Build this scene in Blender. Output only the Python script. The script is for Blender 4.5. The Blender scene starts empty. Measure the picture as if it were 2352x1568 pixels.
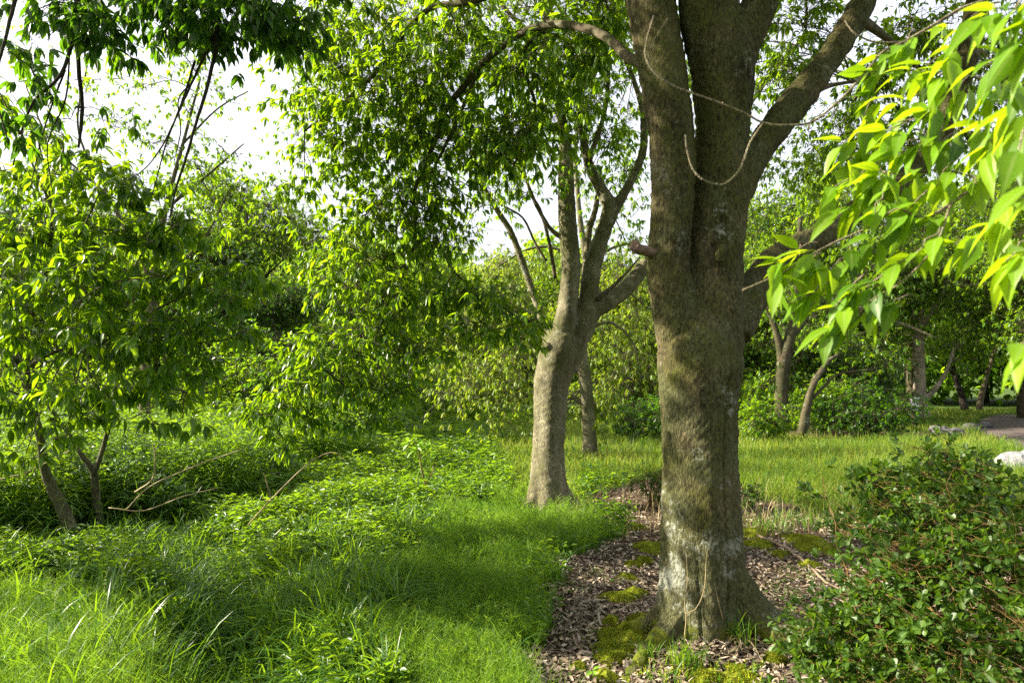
import bpy, math
import numpy as np
from mathutils import Vector

C = bpy.context.scene
R = math.radians
rng = np.random.default_rng(11)

# ------------------------------------------------------------------ camera
CAMZ, PITCH, FPX = 1.6, R(3.14), 1568.0       # FPX: focal length in pixels of a 2352 px wide picture
cam_d = bpy.data.cameras.new('camera'); cam = bpy.data.objects.new('camera', cam_d)
C.collection.objects.link(cam); C.camera = cam
cam.location = (0, 0, CAMZ); cam.rotation_euler = (R(90) + PITCH, 0, 0)
cam_d.sensor_width = 36; cam_d.lens = 24; cam_d.clip_start = 0.02; cam_d.clip_end = 2000
cam_d.dof.use_dof = True; cam_d.dof.focus_distance = 4.6; cam_d.dof.aperture_fstop = 5.0

# ------------------------------------------------------------------ sky, sun, exposure
SUN_AZ, SUN_EL = R(-84), R(31)                 # measured from +Y, to the right positive: the sun is at the left
w = bpy.data.worlds.new('World'); C.world = w; w.use_nodes = True
nt = w.node_tree; nt.nodes.clear()
sky = nt.nodes.new('ShaderNodeTexSky'); sky.sky_type = 'NISHITA'; sky.sun_disc = False
sky.sun_elevation = SUN_EL; sky.sun_rotation = SUN_AZ % (2 * math.pi)
sky.air_density = 1.0; sky.dust_density = 9.0; sky.ozone_density = 1.0
bg = nt.nodes.new('ShaderNodeBackground'); bg.inputs['Strength'].default_value = 0.12
out = nt.nodes.new('ShaderNodeOutputWorld')
tcw = nt.nodes.new('ShaderNodeTexCoord'); cn = nt.nodes.new('ShaderNodeTexNoise'); cn.inputs['Scale'].default_value = 2.2; cn.inputs['Detail'].default_value = 5
nt.links.new(tcw.outputs['Generated'], cn.inputs['Vector'])
cr = nt.nodes.new('ShaderNodeMapRange'); cr.inputs[1].default_value = .3; cr.inputs[2].default_value = .7; cr.inputs[3].default_value = .62; cr.inputs[4].default_value = .9
nt.links.new(cn.outputs[0], cr.inputs[0])
cm = nt.nodes.new('ShaderNodeMix'); cm.data_type = 'RGBA'; cm.inputs[7].default_value = (3.4, 3.5, 3.85, 1)      # thin white cloud over the whole sky
nt.links.new(cr.outputs[0], cm.inputs[0]); nt.links.new(sky.outputs[0], cm.inputs[6]); nt.links.new(cm.outputs[2], bg.inputs[0]); nt.links.new(bg.outputs[0], out.inputs[0])
sd = bpy.data.lights.new('sun', 'SUN'); sun = bpy.data.objects.new('sun', sd); C.collection.objects.link(sun)
sd.energy = 5.0; sd.angle = R(0.6); sd.color = (1.0, 0.92, 0.74)
sv = Vector((math.sin(SUN_AZ) * math.cos(SUN_EL), math.cos(SUN_AZ) * math.cos(SUN_EL), math.sin(SUN_EL)))
sun.rotation_euler = sv.to_track_quat('Z', 'Y').to_euler(); sun.location = sv * 50
C.view_settings.view_transform = 'Standard'; C.view_settings.look = 'None'
C.view_settings.exposure = 1.90; C.view_settings.gamma = 1
C.render.engine = 'CYCLES'
cy = C.cycles
cy.max_bounces = 8; cy.diffuse_bounces = 4; cy.glossy_bounces = 2; cy.transmission_bounces = 4
cy.use_denoising = False; cy.caustics_reflective = False; cy.caustics_refractive = False
cy.sample_clamp_indirect = 6

# ------------------------------------------------------------------ geometry helpers
def P(px, py, d):
    """world point seen at picture pixel (px, py) at the distance d along the ground"""
    dx = (px - 1176) / FPX; du = (784 - py) / FPX
    y = math.cos(PITCH) - du * math.sin(PITCH); z = math.sin(PITCH) + du * math.cos(PITCH)
    t = d / y
    return np.array([dx * t, d, CAMZ + z * t])

def sstep(a, b, x):
    t = np.clip((x - a) / (b - a), 0, 1); return t * t * (3 - 2 * t)

def H(x, y):
    """height of the ground"""
    x = np.asarray(x, float); y = np.asarray(y, float)
    h = 0.02 * np.sin(1.3 * x + 0.4 * y) + 0.02 * np.sin(0.9 * y - 0.7 * x + 1) + 0.012 * np.sin(3.1 * x + 2.3 * y)
    # swale running away to the left
    ax, ay, bx, by = -0.75, 2.6, -2.7, 6.2
    t = np.clip(((x - ax) * (bx - ax) + (y - ay) * (by - ay)) / ((bx - ax) ** 2 + (by - ay) ** 2), 0, 1)
    dd = np.hypot(x - ax - t * (bx - ax), y - ay - t * (by - ay))
    h = h - (0.50 - .3 * t) * np.exp(-(dd / 0.5) ** 2)
    h = h + 0.45 * sstep(9, 20, y) * sstep(1.0, -4.0, x)
    h = h + 0.10 * np.exp(-((x - 1.2) ** 2 + (y - 4.2) ** 2) / 0.35)
    r = np.hypot(x, y)
    h = h + 14 * sstep(70, 190, r) * (0.7 + 0.3 * np.sin(x * 0.03 + 2))
    return h

def G(px, py):
    """point of the ground seen at a picture pixel"""
    ds = np.concatenate([np.linspace(0.6, 12, 900), np.linspace(12, 60, 900)])
    for d in ds:
        p = P(px, py, d)
        if p[2] <= H(p[0], p[1]): return np.array([p[0], p[1], float(H(p[0], p[1]))])
    return np.array([p[0], p[1], float(H(p[0], p[1]))])

def PR(px, d): return px * d / FPX            # a picture length at a distance, in metres

def nrm(v): return v / np.maximum(np.linalg.norm(v, axis=-1, keepdims=True), 1e-9)

DENS = 1.0
class Acc:
    """collects vertices and faces that become ONE mesh object"""
    def __init__(s): s.V = []; s.T = []; s.Q = []; s.A = []; s.M = []; s.n = 0
    def add(s, V, T=None, Q=None, rnd=None, mid=None):
        V = np.asarray(V, np.float32).reshape(-1, 3)
        if T is not None and len(T): s.T.append(np.asarray(T, np.int64).reshape(-1, 3) + s.n)
        if Q is not None and len(Q): s.Q.append(np.asarray(Q, np.int64).reshape(-1, 4) + s.n)
        s.V.append(V); s.A.append(np.full(len(V), 0.5, np.float32) if rnd is None else np.asarray(rnd, np.float32).reshape(-1))
        s.M.append(np.zeros(len(V), np.float32) if mid is None else np.asarray(mid, np.float32)); s.n += len(V)
    def mesh(s, name, mat, smooth=True):
        V = np.concatenate(s.V); me = bpy.data.meshes.new(name)
        T = np.concatenate(s.T) if s.T else np.zeros((0, 3), np.int64)
        Q = np.concatenate(s.Q) if s.Q else np.zeros((0, 4), np.int64)
        me.vertices.add(len(V)); me.vertices.foreach_set('co', V.ravel())
        nl = len(T) * 3 + len(Q) * 4
        me.loops.add(nl); me.loops.foreach_set('vertex_index', np.concatenate([T.ravel(), Q.ravel()]).astype(np.int32))
        me.polygons.add(len(T) + len(Q))
        st = np.concatenate([np.arange(len(T)) * 3, len(T) * 3 + np.arange(len(Q)) * 4]).astype(np.int32)
        me.polygons.foreach_set('loop_start', st)
        at = me.attributes.new('rnd', 'FLOAT', 'POINT'); at.data.foreach_set('value', np.concatenate(s.A))
        at = me.attributes.new('mid', 'FLOAT', 'POINT'); at.data.foreach_set('value', np.concatenate(s.M))
        me.update(calc_edges=True); me.validate()
        me.polygons.foreach_set('use_smooth', np.full(len(me.polygons), smooth))
        me.materials.append(mat)
        return me
    def build(s, name, mat, parent=None, smooth=True):
        if not s.V: return None
        o = bpy.data.objects.new(name, s.mesh(name, mat, smooth)); C.collection.objects.link(o)
        if parent is not None:
            o.parent = parent; o.matrix_parent_inverse = parent.matrix_world.inverted() if False else o.matrix_parent_inverse
            o.data.transform(inv_of(parent))
        return o

def inv_of(p):
    from mathutils import Matrix
    return Matrix.Translation(-Vector(p.location))

def tag(o, label=None, cat=None, group=None, kind=None):
    if label: o['label'] = label
    if cat: o['category'] = cat
    if group: o['group'] = group
    if kind: o['kind'] = kind
    return o

def thing(name, loc, label, cat, group=None):
    o = bpy.data.objects.new(name, None); C.collection.objects.link(o)
    o.location = [float(a) for a in loc]; o.empty_display_size = 0.2
    return tag(o, label, cat, group)

def spline(pts, n):
    """smooth polyline (Catmull-Rom) through the control points; pts is (k, m)"""
    pts = np.asarray(pts, float); k = len(pts)
    if k == 2: return pts[0] + (pts[1] - pts[0]) * np.linspace(0, 1, n)[:, None]
    e = np.vstack([2 * pts[0] - pts[1], pts, 2 * pts[-1] - pts[-2]])
    u = np.linspace(0, k - 1 - 1e-6, n); i = u.astype(int); t = (u - i)[:, None]
    a, b, c, d = e[i], e[i + 1], e[i + 2], e[i + 3]
    return 0.5 * (2 * b + (c - a) * t + (2 * a - 5 * b + 4 * c - d) * t ** 2 + (3 * b - a - 3 * c + d) * t ** 3)

def tube(acc, pts, rad, sides=8, flute=0.0, seed=0.0, rnd=0.5, cap=True):
    pts = np.asarray(pts, float); n = len(pts); rad = np.asarray(rad, float)
    tan = nrm(np.gradient(pts, axis=0))
    ref = np.array([0, 1.0, 0.05]) if abs(tan[0][2]) > 0.5 else np.array([0, 0.05, 1.0])
    u = np.zeros_like(pts); prev = nrm(np.cross(tan[0], ref))
    for i in range(n):
        prev = nrm(prev - tan[i] * np.dot(prev, tan[i])); u[i] = prev
    v = np.cross(tan, u)
    th = np.arange(sides) * 2 * np.pi / sides
    s = np.linspace(0, 1, n)[:, None] * 6
    f = 1 + flute * (0.5 * np.sin(3 * th + seed + s * 0.5) + 0.35 * np.sin(5 * th + seed * 2 - s * .6) + 0.3 * np.sin(2 * th + s * 1.3 + seed) + 0.15 * np.sin(4 * th + 9 * s))
    rr = rad[:, None] * f
    V = pts[:, None, :] + rr[..., None] * (np.cos(th)[None, :, None] * u[:, None, :] + np.sin(th)[None, :, None] * v[:, None, :])
    V = V.reshape(-1, 3)
    i = np.arange(n - 1)[:, None] * sides; j = np.arange(sides)[None, :]; j2 = (j + 1) % sides
    Q = np.stack([i + j, i + j2, i + sides + j2, i + sides + j], -1).reshape(-1, 4)
    T = []
    if cap:
        V = np.vstack([V, pts[0], pts[-1]]); a = n * sides
        j = np.arange(sides); j2 = (j + 1) % sides
        T = np.vstack([np.stack([np.full(sides, a), j2, j], -1), np.stack([np.full(sides, a + 1), (n - 1) * sides + j, (n - 1) * sides + j2], -1)])
    acc.add(V, T, Q, np.full(len(V), rnd))

def path3(pp, d=None):
    """control points in picture pixels -> (k,4) world + radius. pp: (px, py, width_px, depth)"""
    o = []
    for a in pp:
        px, py, wd = a[:3]; dd = a[3] if len(a) > 3 else d
        o.append([*P(px, py, dd), PR(wd / 2, dd)])
    return np.array(o)

def ptube(acc, pp, d=None, n=None, sides=8, flute=0.0, seed=0, rough=0.0, rnd=0.5):
    c = path3(pp, d); n = n or max(6, len(pp) * 4)
    s = spline(c, n)
    if rough: s[:, :3] += rng.normal(0, rough, (n, 3)) * s[:, 3:4]
    tube(acc, s[:, :3], np.maximum(s[:, 3], 0.0006), sides, flute, seed, rnd)
    return s[:, :3]

def twigs(acc, A, B, ra, rb, sag=0.1, sides=3, seg=3, wob=0.06):
    """a batch of thin curved twigs from A to B"""
    A = np.asarray(A, float); B = np.asarray(B, float); N = len(A)
    if N == 0: return
    L = np.linalg.norm(B - A, axis=1); t = np.linspace(0, 1, seg + 1)
    pts = A[:, None] + (B - A)[:, None] * t[None, :, None]
    pts[..., 2] += (sag * L)[:, None] * (4 * t * (1 - t))[None] * 1.0
    mid = rng.normal(0, 1, (N, seg + 1, 3)) * (wob * L)[:, None, None]; mid[:, 0] = 0; mid[:, -1] = 0
    pts += mid
    d = nrm(B - A); ref = np.where(np.abs(d[:, 2:3]) > 0.8, np.array([[1.0, 0, 0]]), np.array([[0, 0, 1.0]]))
    u = nrm(np.cross(d, ref)); v = np.cross(d, u)
    th = np.arange(sides) * 2 * np.pi / sides
    rad = np.broadcast_to(np.asarray(ra, float).reshape(-1, 1), (N, 1)) * (1 - t) + np.broadcast_to(np.asarray(rb, float).reshape(-1, 1), (N, 1)) * t
    ring = np.cos(th)[None, None, :, None] * u[:, None, None, :] + np.sin(th)[None, None, :, None] * v[:, None, None, :]
    V = pts[:, :, None, :] + rad[:, :, None, None] * ring
    M = (seg + 1) * sides
    i = np.arange(seg)[:, None] * sides; j = np.arange(sides)[None, :]; j2 = (j + 1) % sides
    Q = np.stack([i + j, i + j2, i + sides + j2, i + sides + j], -1).reshape(-1, 4)
    Q = Q[None] + (np.arange(N) * M)[:, None, None]
    acc.add(V.reshape(-1, 3), None, Q.reshape(-1, 4), np.repeat(rng.random(N), M))

def leaf_template(detail):
    if detail == 0: return None
    if detail == 1: return np.array([0, .22, .58, 1.0]), np.array([0, .82, .86, 0])
    if detail == 2: return np.array([0, .13, .26, .45, .65, .84, 1.0]), np.array([.05, .06, .74, 1.0, .74, .30, 0.0])
    if detail == 3: # obovate
        return np.array([0, .12, .4, .7, .9, 1.0]), np.array([.1, .18, .62, 1.0, .8, .25])

def leaves(acc, pos, ax, up, L, W, rnd, droop=0.25, fold=0.35, detail=1, wave=0.0):
    N = len(pos)
    if N == 0: return
    ax = nrm(ax); nm = nrm(up - ax * np.sum(up * ax, 1, keepdims=True)); sd = np.cross(ax, nm)
    L = np.broadcast_to(L, (N,)); W = np.broadcast_to(W, (N,)); droop = np.broadcast_to(droop, (N,))
    def pt(t): # midrib
        q = pos + ax * (L * t * (1 - 0.25 * droop * t))[:, None] - nm * (L * droop * t * t * 0.5)[:, None]
        q[:, 2] -= L * droop * t * t * 0.35
        return q
    if detail == 0:
        m = pt(0.48); hw = (W / 2)[:, None]
        V = np.stack([pos, m - sd * hw + nm * hw * fold, pt(1.0), m + sd * hw + nm * hw * fold], 1)
        T = np.array([[0, 2, 1], [0, 3, 2]])[None] + (np.arange(N) * 4)[:, None, None]
        acc.add(V.reshape(-1, 3), T.reshape(-1, 3), None, np.repeat(rnd, 4)); return
    ts, ws = leaf_template(detail); k = len(ts); rows = []
    ph = rng.random(N) * 6
    for t, wd in zip(ts, ws):
        m = pt(t); hw = (W / 2 * max(wd, 0.015))[:, None]
        wv = nm * (wave * W * np.sin(ph + t * 9))[:, None] * (wd > 0.2)
        rows += [m - sd * hw + nm * hw * fold + wv, m, m + sd * hw + nm * hw * fold - wv]
    V = np.stack(rows, 1); b = np.arange(k - 1) * 3
    Q = np.concatenate([np.stack([b, b + 1, b + 4, b + 3], -1), np.stack([b + 1, b + 2, b + 5, b + 4], -1)])
    Q = Q[None] + (np.arange(N) * 3 * k)[:, None, None]
    acc.add(V.reshape(-1, 3), None, Q.reshape(-1, 4), np.repeat(rnd, 3 * k), np.tile(np.tile([0, 1.0, 0], k), N))

def rosettes(acc, pos, D, k, L, W, detail=1, grav=0.55, spread=(0.5, 1.3), rndm=None, droop=0.3, fold=0.35, wave=0.0, base=0.03):
    """k leaves round each twig tip"""
    N = len(pos); D = nrm(D)
    ref = np.where(np.abs(D[:, 2:3]) > 0.9, np.array([[1.0, 0, 0]]), np.array([[0, 0, 1.0]]))
    u = nrm(np.cross(D, ref)); v = np.cross(D, u); off = rng.random(N) * 6.28
    tone = rng.random(N) if rndm is None else rndm
    for j in range(k):
        keep = rng.random(N) > 0.12
        a = off + j * 2.4 + rng.normal(0, .3, N); s = rng.uniform(*spread, N)
        ra = np.cos(a)[:, None] * u + np.sin(a)[:, None] * v
        ax = D * np.cos(s)[:, None] + ra * np.sin(s)[:, None]; ax = nrm(ax); ax[:, 2] -= grav * rng.uniform(.6, 1.4, N)
        upv = np.tile([0, 0, 1.0], (N, 1)) + rng.normal(0, .35, (N, 3)) + ra * 0.3
        l = L * rng.uniform(.7, 1.15, N)
        p = pos - D * (base * rng.random(N))[:, None]
        r = np.clip(tone * 0.6 + rng.random(N) * 0.4, 0, 1)
        leaves(acc, p[keep], ax[keep], upv[keep], l[keep], (W * rng.uniform(.85, 1.15, N))[keep], r[keep], droop * rng.uniform(.5, 1.6, keep.sum()), fold, detail, wave)

def foliage(lacc, tacc, anchors, blobs, L, W, k=6, detail=1, grav=0.55, tight=0.45, per=7, twig_r=0.0035, br=0.012, sag=0.05, hang=0.35, rmul=1.0, wave=0.0, droop=0.3, flat=1.0, spread=(0.5,1.3)):
    """blobs: (centre xyz, radii xyz, rosettes). Branches run from the nearest anchor to the blob, then to clusters, then to tips."""
    anchors = np.asarray(anchors, float)
    for c, rad, n in blobs:
        c = np.asarray(c, float); rad = np.asarray(rad, float); n = max(3, int(n * rmul * DENS)); K = max(2, int(n / per))
        if len(anchors):
            q = anchors - c; dd = np.linalg.norm(q * np.array([1, 1, 1.0]), axis=1) + np.maximum(0, anchors[:, 2] - c[2]) * -0.2
            a = anchors[np.argmin(dd)]
        else: a = c + np.array([0, 0, rad[2]])
        d = nrm(rng.normal(0, 1, (K, 3))); node = c + d * rad * (rng.random((K, 1)) ** 0.4) * 0.85
        la = np.linalg.norm(c - a)
        if tacc is not None:
            s = spline(np.array([a, a * .5 + c * .5 + np.array([0, 0, 0.16 * la]) + rng.normal(0, .07 * la, 3), c]), 9)
            tube(tacc, s, np.linspace(br, br * .45, 9), 5)
            st = s[rng.integers(4, 9, K)]
            twigs(tacc, st, node, br * .45, twig_r, sag, 3, 4)
        idx = rng.integers(0, K, n)
        off = rng.normal(0, 1, (n, 3)) * rad * tight * np.array([1, 1, flat]); tip = node[idx] + off
        if tacc is not None: twigs(tacc, node[idx], tip, twig_r, twig_r * .45, sag, 3, 2)
        D = nrm(off) + nrm(tip - c) * 0.5; D[:, 2] -= hang
        rosettes(lacc, tip, D, k, L, W, detail, grav, spread=spread, droop=droop, wave=wave, rndm=np.clip(rng.random(n) * .8 + rng.random() * .2, 0, 1))

def pb(px, py, rx, ry, d, rd, n):
    """a clump of foliage given by where it is seen, its distance and its depth"""
    return (P(px, py, d), (PR(rx, d), rd, PR(ry, d)), n)

# ------------------------------------------------------------------ materials
def new_mat(name):
    m = bpy.data.materials.new(name); m.use_nodes = True; t = m.node_tree; t.nodes.clear()
    o = t.nodes.new('ShaderNodeOutputMaterial'); return m, t, o
def ramp(t, stops):
    r = t.nodes.new('ShaderNodeValToRGB'); e = r.color_ramp.elements
    while len(e) > 1: e.remove(e[-1])
    e[0].position = stops[0][0]; e[0].color = (*stops[0][1], 1)
    for p, c in stops[1:]:
        x = e.new(p); x.color = (*c, 1)
    return r
def noise(t, scale, detail=5, rough=0.55, vec=None, dist=0.0):
    n = t.nodes.new('ShaderNodeTexNoise'); n.inputs['Scale'].default_value = scale
    n.inputs['Detail'].default_value = detail; n.inputs['Roughness'].default_value = rough; n.inputs['Distortion'].default_value = dist
    if vec is not None: t.links.new(vec, n.inputs['Vector'])
    return n
def mixc(t, a, b, fac, mode='MIX'):
    m = t.nodes.new('ShaderNodeMix'); m.data_type = 'RGBA'; m.blend_type = mode
    for s, v in ((m.inputs[6], a), (m.inputs[7], b), (m.inputs[0], fac)):
        if isinstance(v, (int, float)): s.default_value = v
        elif isinstance(v, tuple): s.default_value = (*v, 1)
        else: t.links.new(v, s)
    return m.outputs[2]

def leaf_mat(name, stops, tstops, tf=0.42, rough=0.38, spec=0.45, veins=0.6, spots=0.5):
    m, t, o = new_mat(name)
    a = t.nodes.new('ShaderNodeAttribute'); a.attribute_name = 'rnd'
    r = ramp(t, stops); t.links.new(a.outputs['Fac'], r.inputs[0])
    r2 = ramp(t, tstops); t.links.new(a.outputs['Fac'], r2.inputs[0])
    geo = t.nodes.new('ShaderNodeNewGeometry')
    n = noise(t, 3.0, 2, vec=geo.outputs['Position'])
    hv = t.nodes.new('ShaderNodeHueSaturation'); t.links.new(r.outputs[0], hv.inputs['Color'])
    mr = t.nodes.new('ShaderNodeMapRange'); t.links.new(n.outputs[0], mr.inputs[0]); mr.inputs[1].default_value = .3; mr.inputs[2].default_value = .7; mr.inputs[3].default_value = .75; mr.inputs[4].default_value = 1.25
    t.links.new(mr.outputs[0], hv.inputs['Value'])
    p = t.nodes.new('ShaderNodeBsdfPrincipled'); p.inputs['Roughness'].default_value = rough
    p.inputs['Specular IOR Level'].default_value = spec
    am = t.nodes.new('ShaderNodeAttribute'); am.attribute_name = 'mid'
    rib = t.nodes.new('ShaderNodeMapRange'); t.links.new(am.outputs['Fac'], rib.inputs[0]); rib.inputs[1].default_value = .80; rib.inputs[2].default_value = .97; rib.inputs[4].default_value = veins
    c1 = mixc(t, hv.outputs[0], (.24, .32, .08), rib.outputs[0])
    sp = noise(t, 90.0, 4, .7, vec=geo.outputs['Position']); sr = ramp(t, [(.66, (0, 0, 0)), (.74, (1, 1, 1))]); t.links.new(sp.outputs[0], sr.inputs[0])
    sm = t.nodes.new('ShaderNodeMath'); sm.operation = 'MULTIPLY'; sm.inputs[1].default_value = spots; t.links.new(sr.outputs[0], sm.inputs[0])
    c1 = mixc(t, c1, (.16, .10, .03), sm.outputs[0])
    t.links.new(c1, p.inputs['Base Color'])
    tr = t.nodes.new('ShaderNodeBsdfTranslucent'); c2 = mixc(t, mixc(t, r2.outputs[0], (.10, .18, .01), rib.outputs[0]), (.14, .12, .01), sm.outputs[0]); t.links.new(c2, tr.inputs[0])
    mx = t.nodes.new('ShaderNodeMixShader'); mx.inputs[0].default_value = tf
    t.links.new(p.outputs[0], mx.inputs[1]); t.links.new(tr.outputs[0], mx.inputs[2]); t.links.new(mx.outputs[0], o.inputs[0])
    return m

def bark_mat(name, dark, mid, pale, moss, lichen=0.0, lich_z=1.2, mossy=0.5, scale=1.0, bump=0.6, foot=0, crust=0):
    m, t, o = new_mat(name)
    tc = t.nodes.new('ShaderNodeNewGeometry'); pos = tc.outputs['Position']
    mp = t.nodes.new('ShaderNodeMapping'); mp.inputs['Scale'].default_value = (1, 1, 0.38); t.links.new(pos, mp.inputs[0]); v = mp.outputs[0]
    n1 = noise(t, 5 * scale, 8, .62, v, .5); n2 = noise(t, 70 * scale, 8, .72, v, .3); n3 = noise(t, 2.3 * scale, 8, .68, pos, .8)
    vo = t.nodes.new('ShaderNodeTexVoronoi'); vo.inputs['Scale'].default_value = 95 * scale; t.links.new(v, vo.inputs['Vector'])
    base = ramp(t, [(.3, dark), (.48, mid), (.68, pale)]); t.links.new(n1.outputs[0], base.inputs[0])
    sp = ramp(t, [(.38, (.22, .20, .18)), (.5, (.85, .82, .75)), (.62, (2.0, 1.85, 1.6))]); t.links.new(n2.outputs[0], sp.inputs[0])
    c = mixc(t, base.outputs[0], sp.outputs[0], .85, 'MULTIPLY')
    mf = ramp(t, [(.5 - .14 * mossy, (0, 0, 0)), (.62, (1, 1, 1))]); t.links.new(n3.outputs[0], mf.inputs[0])
    mm = t.nodes.new('ShaderNodeMath'); mm.operation = 'MULTIPLY'; t.links.new(mf.outputs[0], mm.inputs[0])
    nb = ramp(t, [(.40, (.1,) * 3), (.56, (1,) * 3)]); t.links.new(n2.outputs[0], nb.inputs[0]); t.links.new(nb.outputs[0], mm.inputs[1])
    c = mixc(t, c, moss, mm.outputs[0])
    if crust:          # grey green crumbly crust on the lower half of the trunk
        k0 = t.nodes.new('ShaderNodeSeparateXYZ'); t.links.new(pos, k0.inputs[0])
        k1 = t.nodes.new('ShaderNodeMapRange'); t.links.new(k0.outputs[2], k1.inputs[0]); k1.inputs[1].default_value = .3; k1.inputs[2].default_value = 2.6; k1.inputs[3].default_value = .16; k1.inputs[4].default_value = -.06
        k2 = noise(t, 3.1, 6, .65, pos, .4); k3 = t.nodes.new('ShaderNodeMath'); k3.operation = 'ADD'; t.links.new(k1.outputs[0], k3.inputs[0]); t.links.new(k2.outputs[0], k3.inputs[1])
        k4 = ramp(t, [(.46, (0,) * 3), (.62, (crust,) * 3)]); t.links.new(k3.outputs[0], k4.inputs[0])
        k5 = ramp(t, [(.3, (.024, .027, .011)), (.5, (.095, .104, .046)), (.68, (.20, .20, .11))]); t.links.new(n2.outputs[0], k5.inputs[0])
        k6 = ramp(t, [(.05, (1.3,) * 3), (.5, (.7,) * 3)]); t.links.new(vo.outputs[0], k6.inputs[0])
        c = mixc(t, c, mixc(t, k5.outputs[0], k6.outputs[0], 1.0, 'MULTIPLY'), k4.outputs[0])
    # pale crustose lichen: crumbly flecks gathered in patches, thicker near the foot of the tree
    n4 = noise(t, 4.2 * scale, 5, .6, pos, .3); n5 = noise(t, 38 * scale, 9, .8, pos); sx = t.nodes.new('ShaderNodeSeparateXYZ'); t.links.new(pos, sx.inputs[0])
    mr = t.nodes.new('ShaderNodeMapRange'); t.links.new(sx.outputs[2], mr.inputs[0]); mr.inputs[1].default_value = 0.1; mr.inputs[2].default_value = lich_z
    mr.inputs[3].default_value = lichen; mr.inputs[4].default_value = -.02
    lo = t.nodes.new('ShaderNodeMapRange'); t.links.new(sx.outputs[2], lo.inputs[0]); lo.inputs[1].default_value = .08; lo.inputs[2].default_value = .40; lo.inputs[3].default_value = -.14; lo.inputs[4].default_value = 0
    a1 = t.nodes.new('ShaderNodeMath'); a1.operation = 'ADD'; t.links.new(n4.outputs[0], a1.inputs[0]); t.links.new(n5.outputs[0], a1.inputs[1])
    ad = t.nodes.new('ShaderNodeMath'); ad.operation = 'ADD'; t.links.new(a1.outputs[0], ad.inputs[0])
    a3 = t.nodes.new('ShaderNodeMath'); a3.operation = 'ADD'; t.links.new(mr.outputs[0], a3.inputs[0]); t.links.new(lo.outputs[0], a3.inputs[1]); t.links.new(a3.outputs[0], ad.inputs[1])
    lf = ramp(t, [(.0, (0, 0, 0)), (.5, (0, 0, 0)), (1.0, (.85, .85, .85))])
    md = t.nodes.new('ShaderNodeMapRange'); t.links.new(ad.outputs[0], md.inputs[0]); md.inputs[1].default_value = 1.02; md.inputs[2].default_value = 1.24
    t.links.new(md.outputs[0], lf.inputs[0])
    c = mixc(t, c, (.29, .30, .25), lf.outputs[0])
    if foot > 0:       # moss on the roots
        f1 = t.nodes.new('ShaderNodeMapRange'); t.links.new(sx.outputs[2], f1.inputs[0]); f1.inputs[1].default_value = .02; f1.inputs[2].default_value = foot; f1.inputs[3].default_value = .16; f1.inputs[4].default_value = -.2
        f2 = t.nodes.new('ShaderNodeMath'); f2.operation = 'ADD'; t.links.new(n3.outputs[0], f2.inputs[0]); t.links.new(f1.outputs[0], f2.inputs[1])
        f3 = ramp(t, [(.54, (0, 0, 0)), (.60, (1, 1, 1))]); t.links.new(f2.outputs[0], f3.inputs[0])
        c = mixc(t, c, mixc(t, (.055, .07, .008), (.16, .18, .012), n2.outputs[0]), f3.outputs[0])
    p = t.nodes.new('ShaderNodeBsdfPrincipled'); p.inputs['Roughness'].default_value = .9; p.inputs['Specular IOR Level'].default_value = .15
    t.links.new(c, p.inputs['Base Color'])
    b = t.nodes.new('ShaderNodeBump'); b.inputs['Strength'].default_value = bump; b.inputs['Distance'].default_value = .015
    h1 = t.nodes.new('ShaderNodeMath'); h1.operation = 'ADD'; t.links.new(n2.outputs[0], h1.inputs[0]); t.links.new(n1.outputs[0], h1.inputs[1])
    hs = t.nodes.new('ShaderNodeMath'); hs.operation = 'MULTIPLY_ADD'; t.links.new(vo.outputs[0], hs.inputs[0]); hs.inputs[1].default_value = .35; t.links.new(h1.outputs[0], hs.inputs[2])
    t.links.new(hs.outputs[0], b.inputs['Height']); t.links.new(b.outputs[0], p.inputs['Normal']); t.links.new(p.outputs[0], o.inputs[0])
    return m

def plain(name, c1, c2, scale=8, rough=.85, bump=.3, spec=.3, c3=None):
    m, t, o = new_mat(name); g = t.nodes.new('ShaderNodeNewGeometry')
    n = noise(t, scale, 7, .62, g.outputs['Position']); st = [(.32, c1), (.62, c2)]
    if c3: st.append((.72, c3))
    r = ramp(t, st); t.links.new(n.outputs[0], r.inputs[0])
    p = t.nodes.new('ShaderNodeBsdfPrincipled'); p.inputs['Roughness'].default_value = rough; p.inputs['Specular IOR Level'].default_value = spec
    t.links.new(r.outputs[0], p.inputs['Base Color'])
    b = t.nodes.new('ShaderNodeBump'); b.inputs['Strength'].default_value = bump; b.inputs['Distance'].default_value = .02
    t.links.new(n.outputs[0], b.inputs['Height']); t.links.new(b.outputs[0], p.inputs['Normal']); t.links.new(p.outputs[0], o.inputs[0])
    return m

M = {}
M['oak'] = leaf_mat('oak_leaf', [(0, (.022, .062, .006)), (.6, (.050, .125, .008)), (1, (.095, .19, .012))],
                    [(0, (.18, .34, .004)), (.6, (.36, .57, .006)), (1, (.54, .72, .010))], .5, .34)
M['young'] = leaf_mat('young_leaf', [(0, (.025, .075, .006)), (.35, (.10, .21, .008)), (1, (.22, .36, .012))],
                      [(0, (.12, .26, .006)), (.35, (.40, .60, .008)), (1, (.60, .76, .012))], .46, .42, .28)
M['bronze'] = leaf_mat('yellow_leaf', [(0, (.07, .13, .010)), (.6, (.13, .20, .014)), (1, (.24, .26, .02))],
                       [(0, (.26, .42, .01)), (.6, (.44, .60, .015)), (1, (.62, .60, .03))], .42, .45)
M['dark'] = leaf_mat('dark_leaf', [(0, (.013, .040, .008)), (.6, (.030, .080, .010)), (1, (.065, .13, .014))],
                     [(0, (.08, .22, .006)), (.6, (.17, .38, .008)), (1, (.30, .52, .012))], .42, .38)
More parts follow.
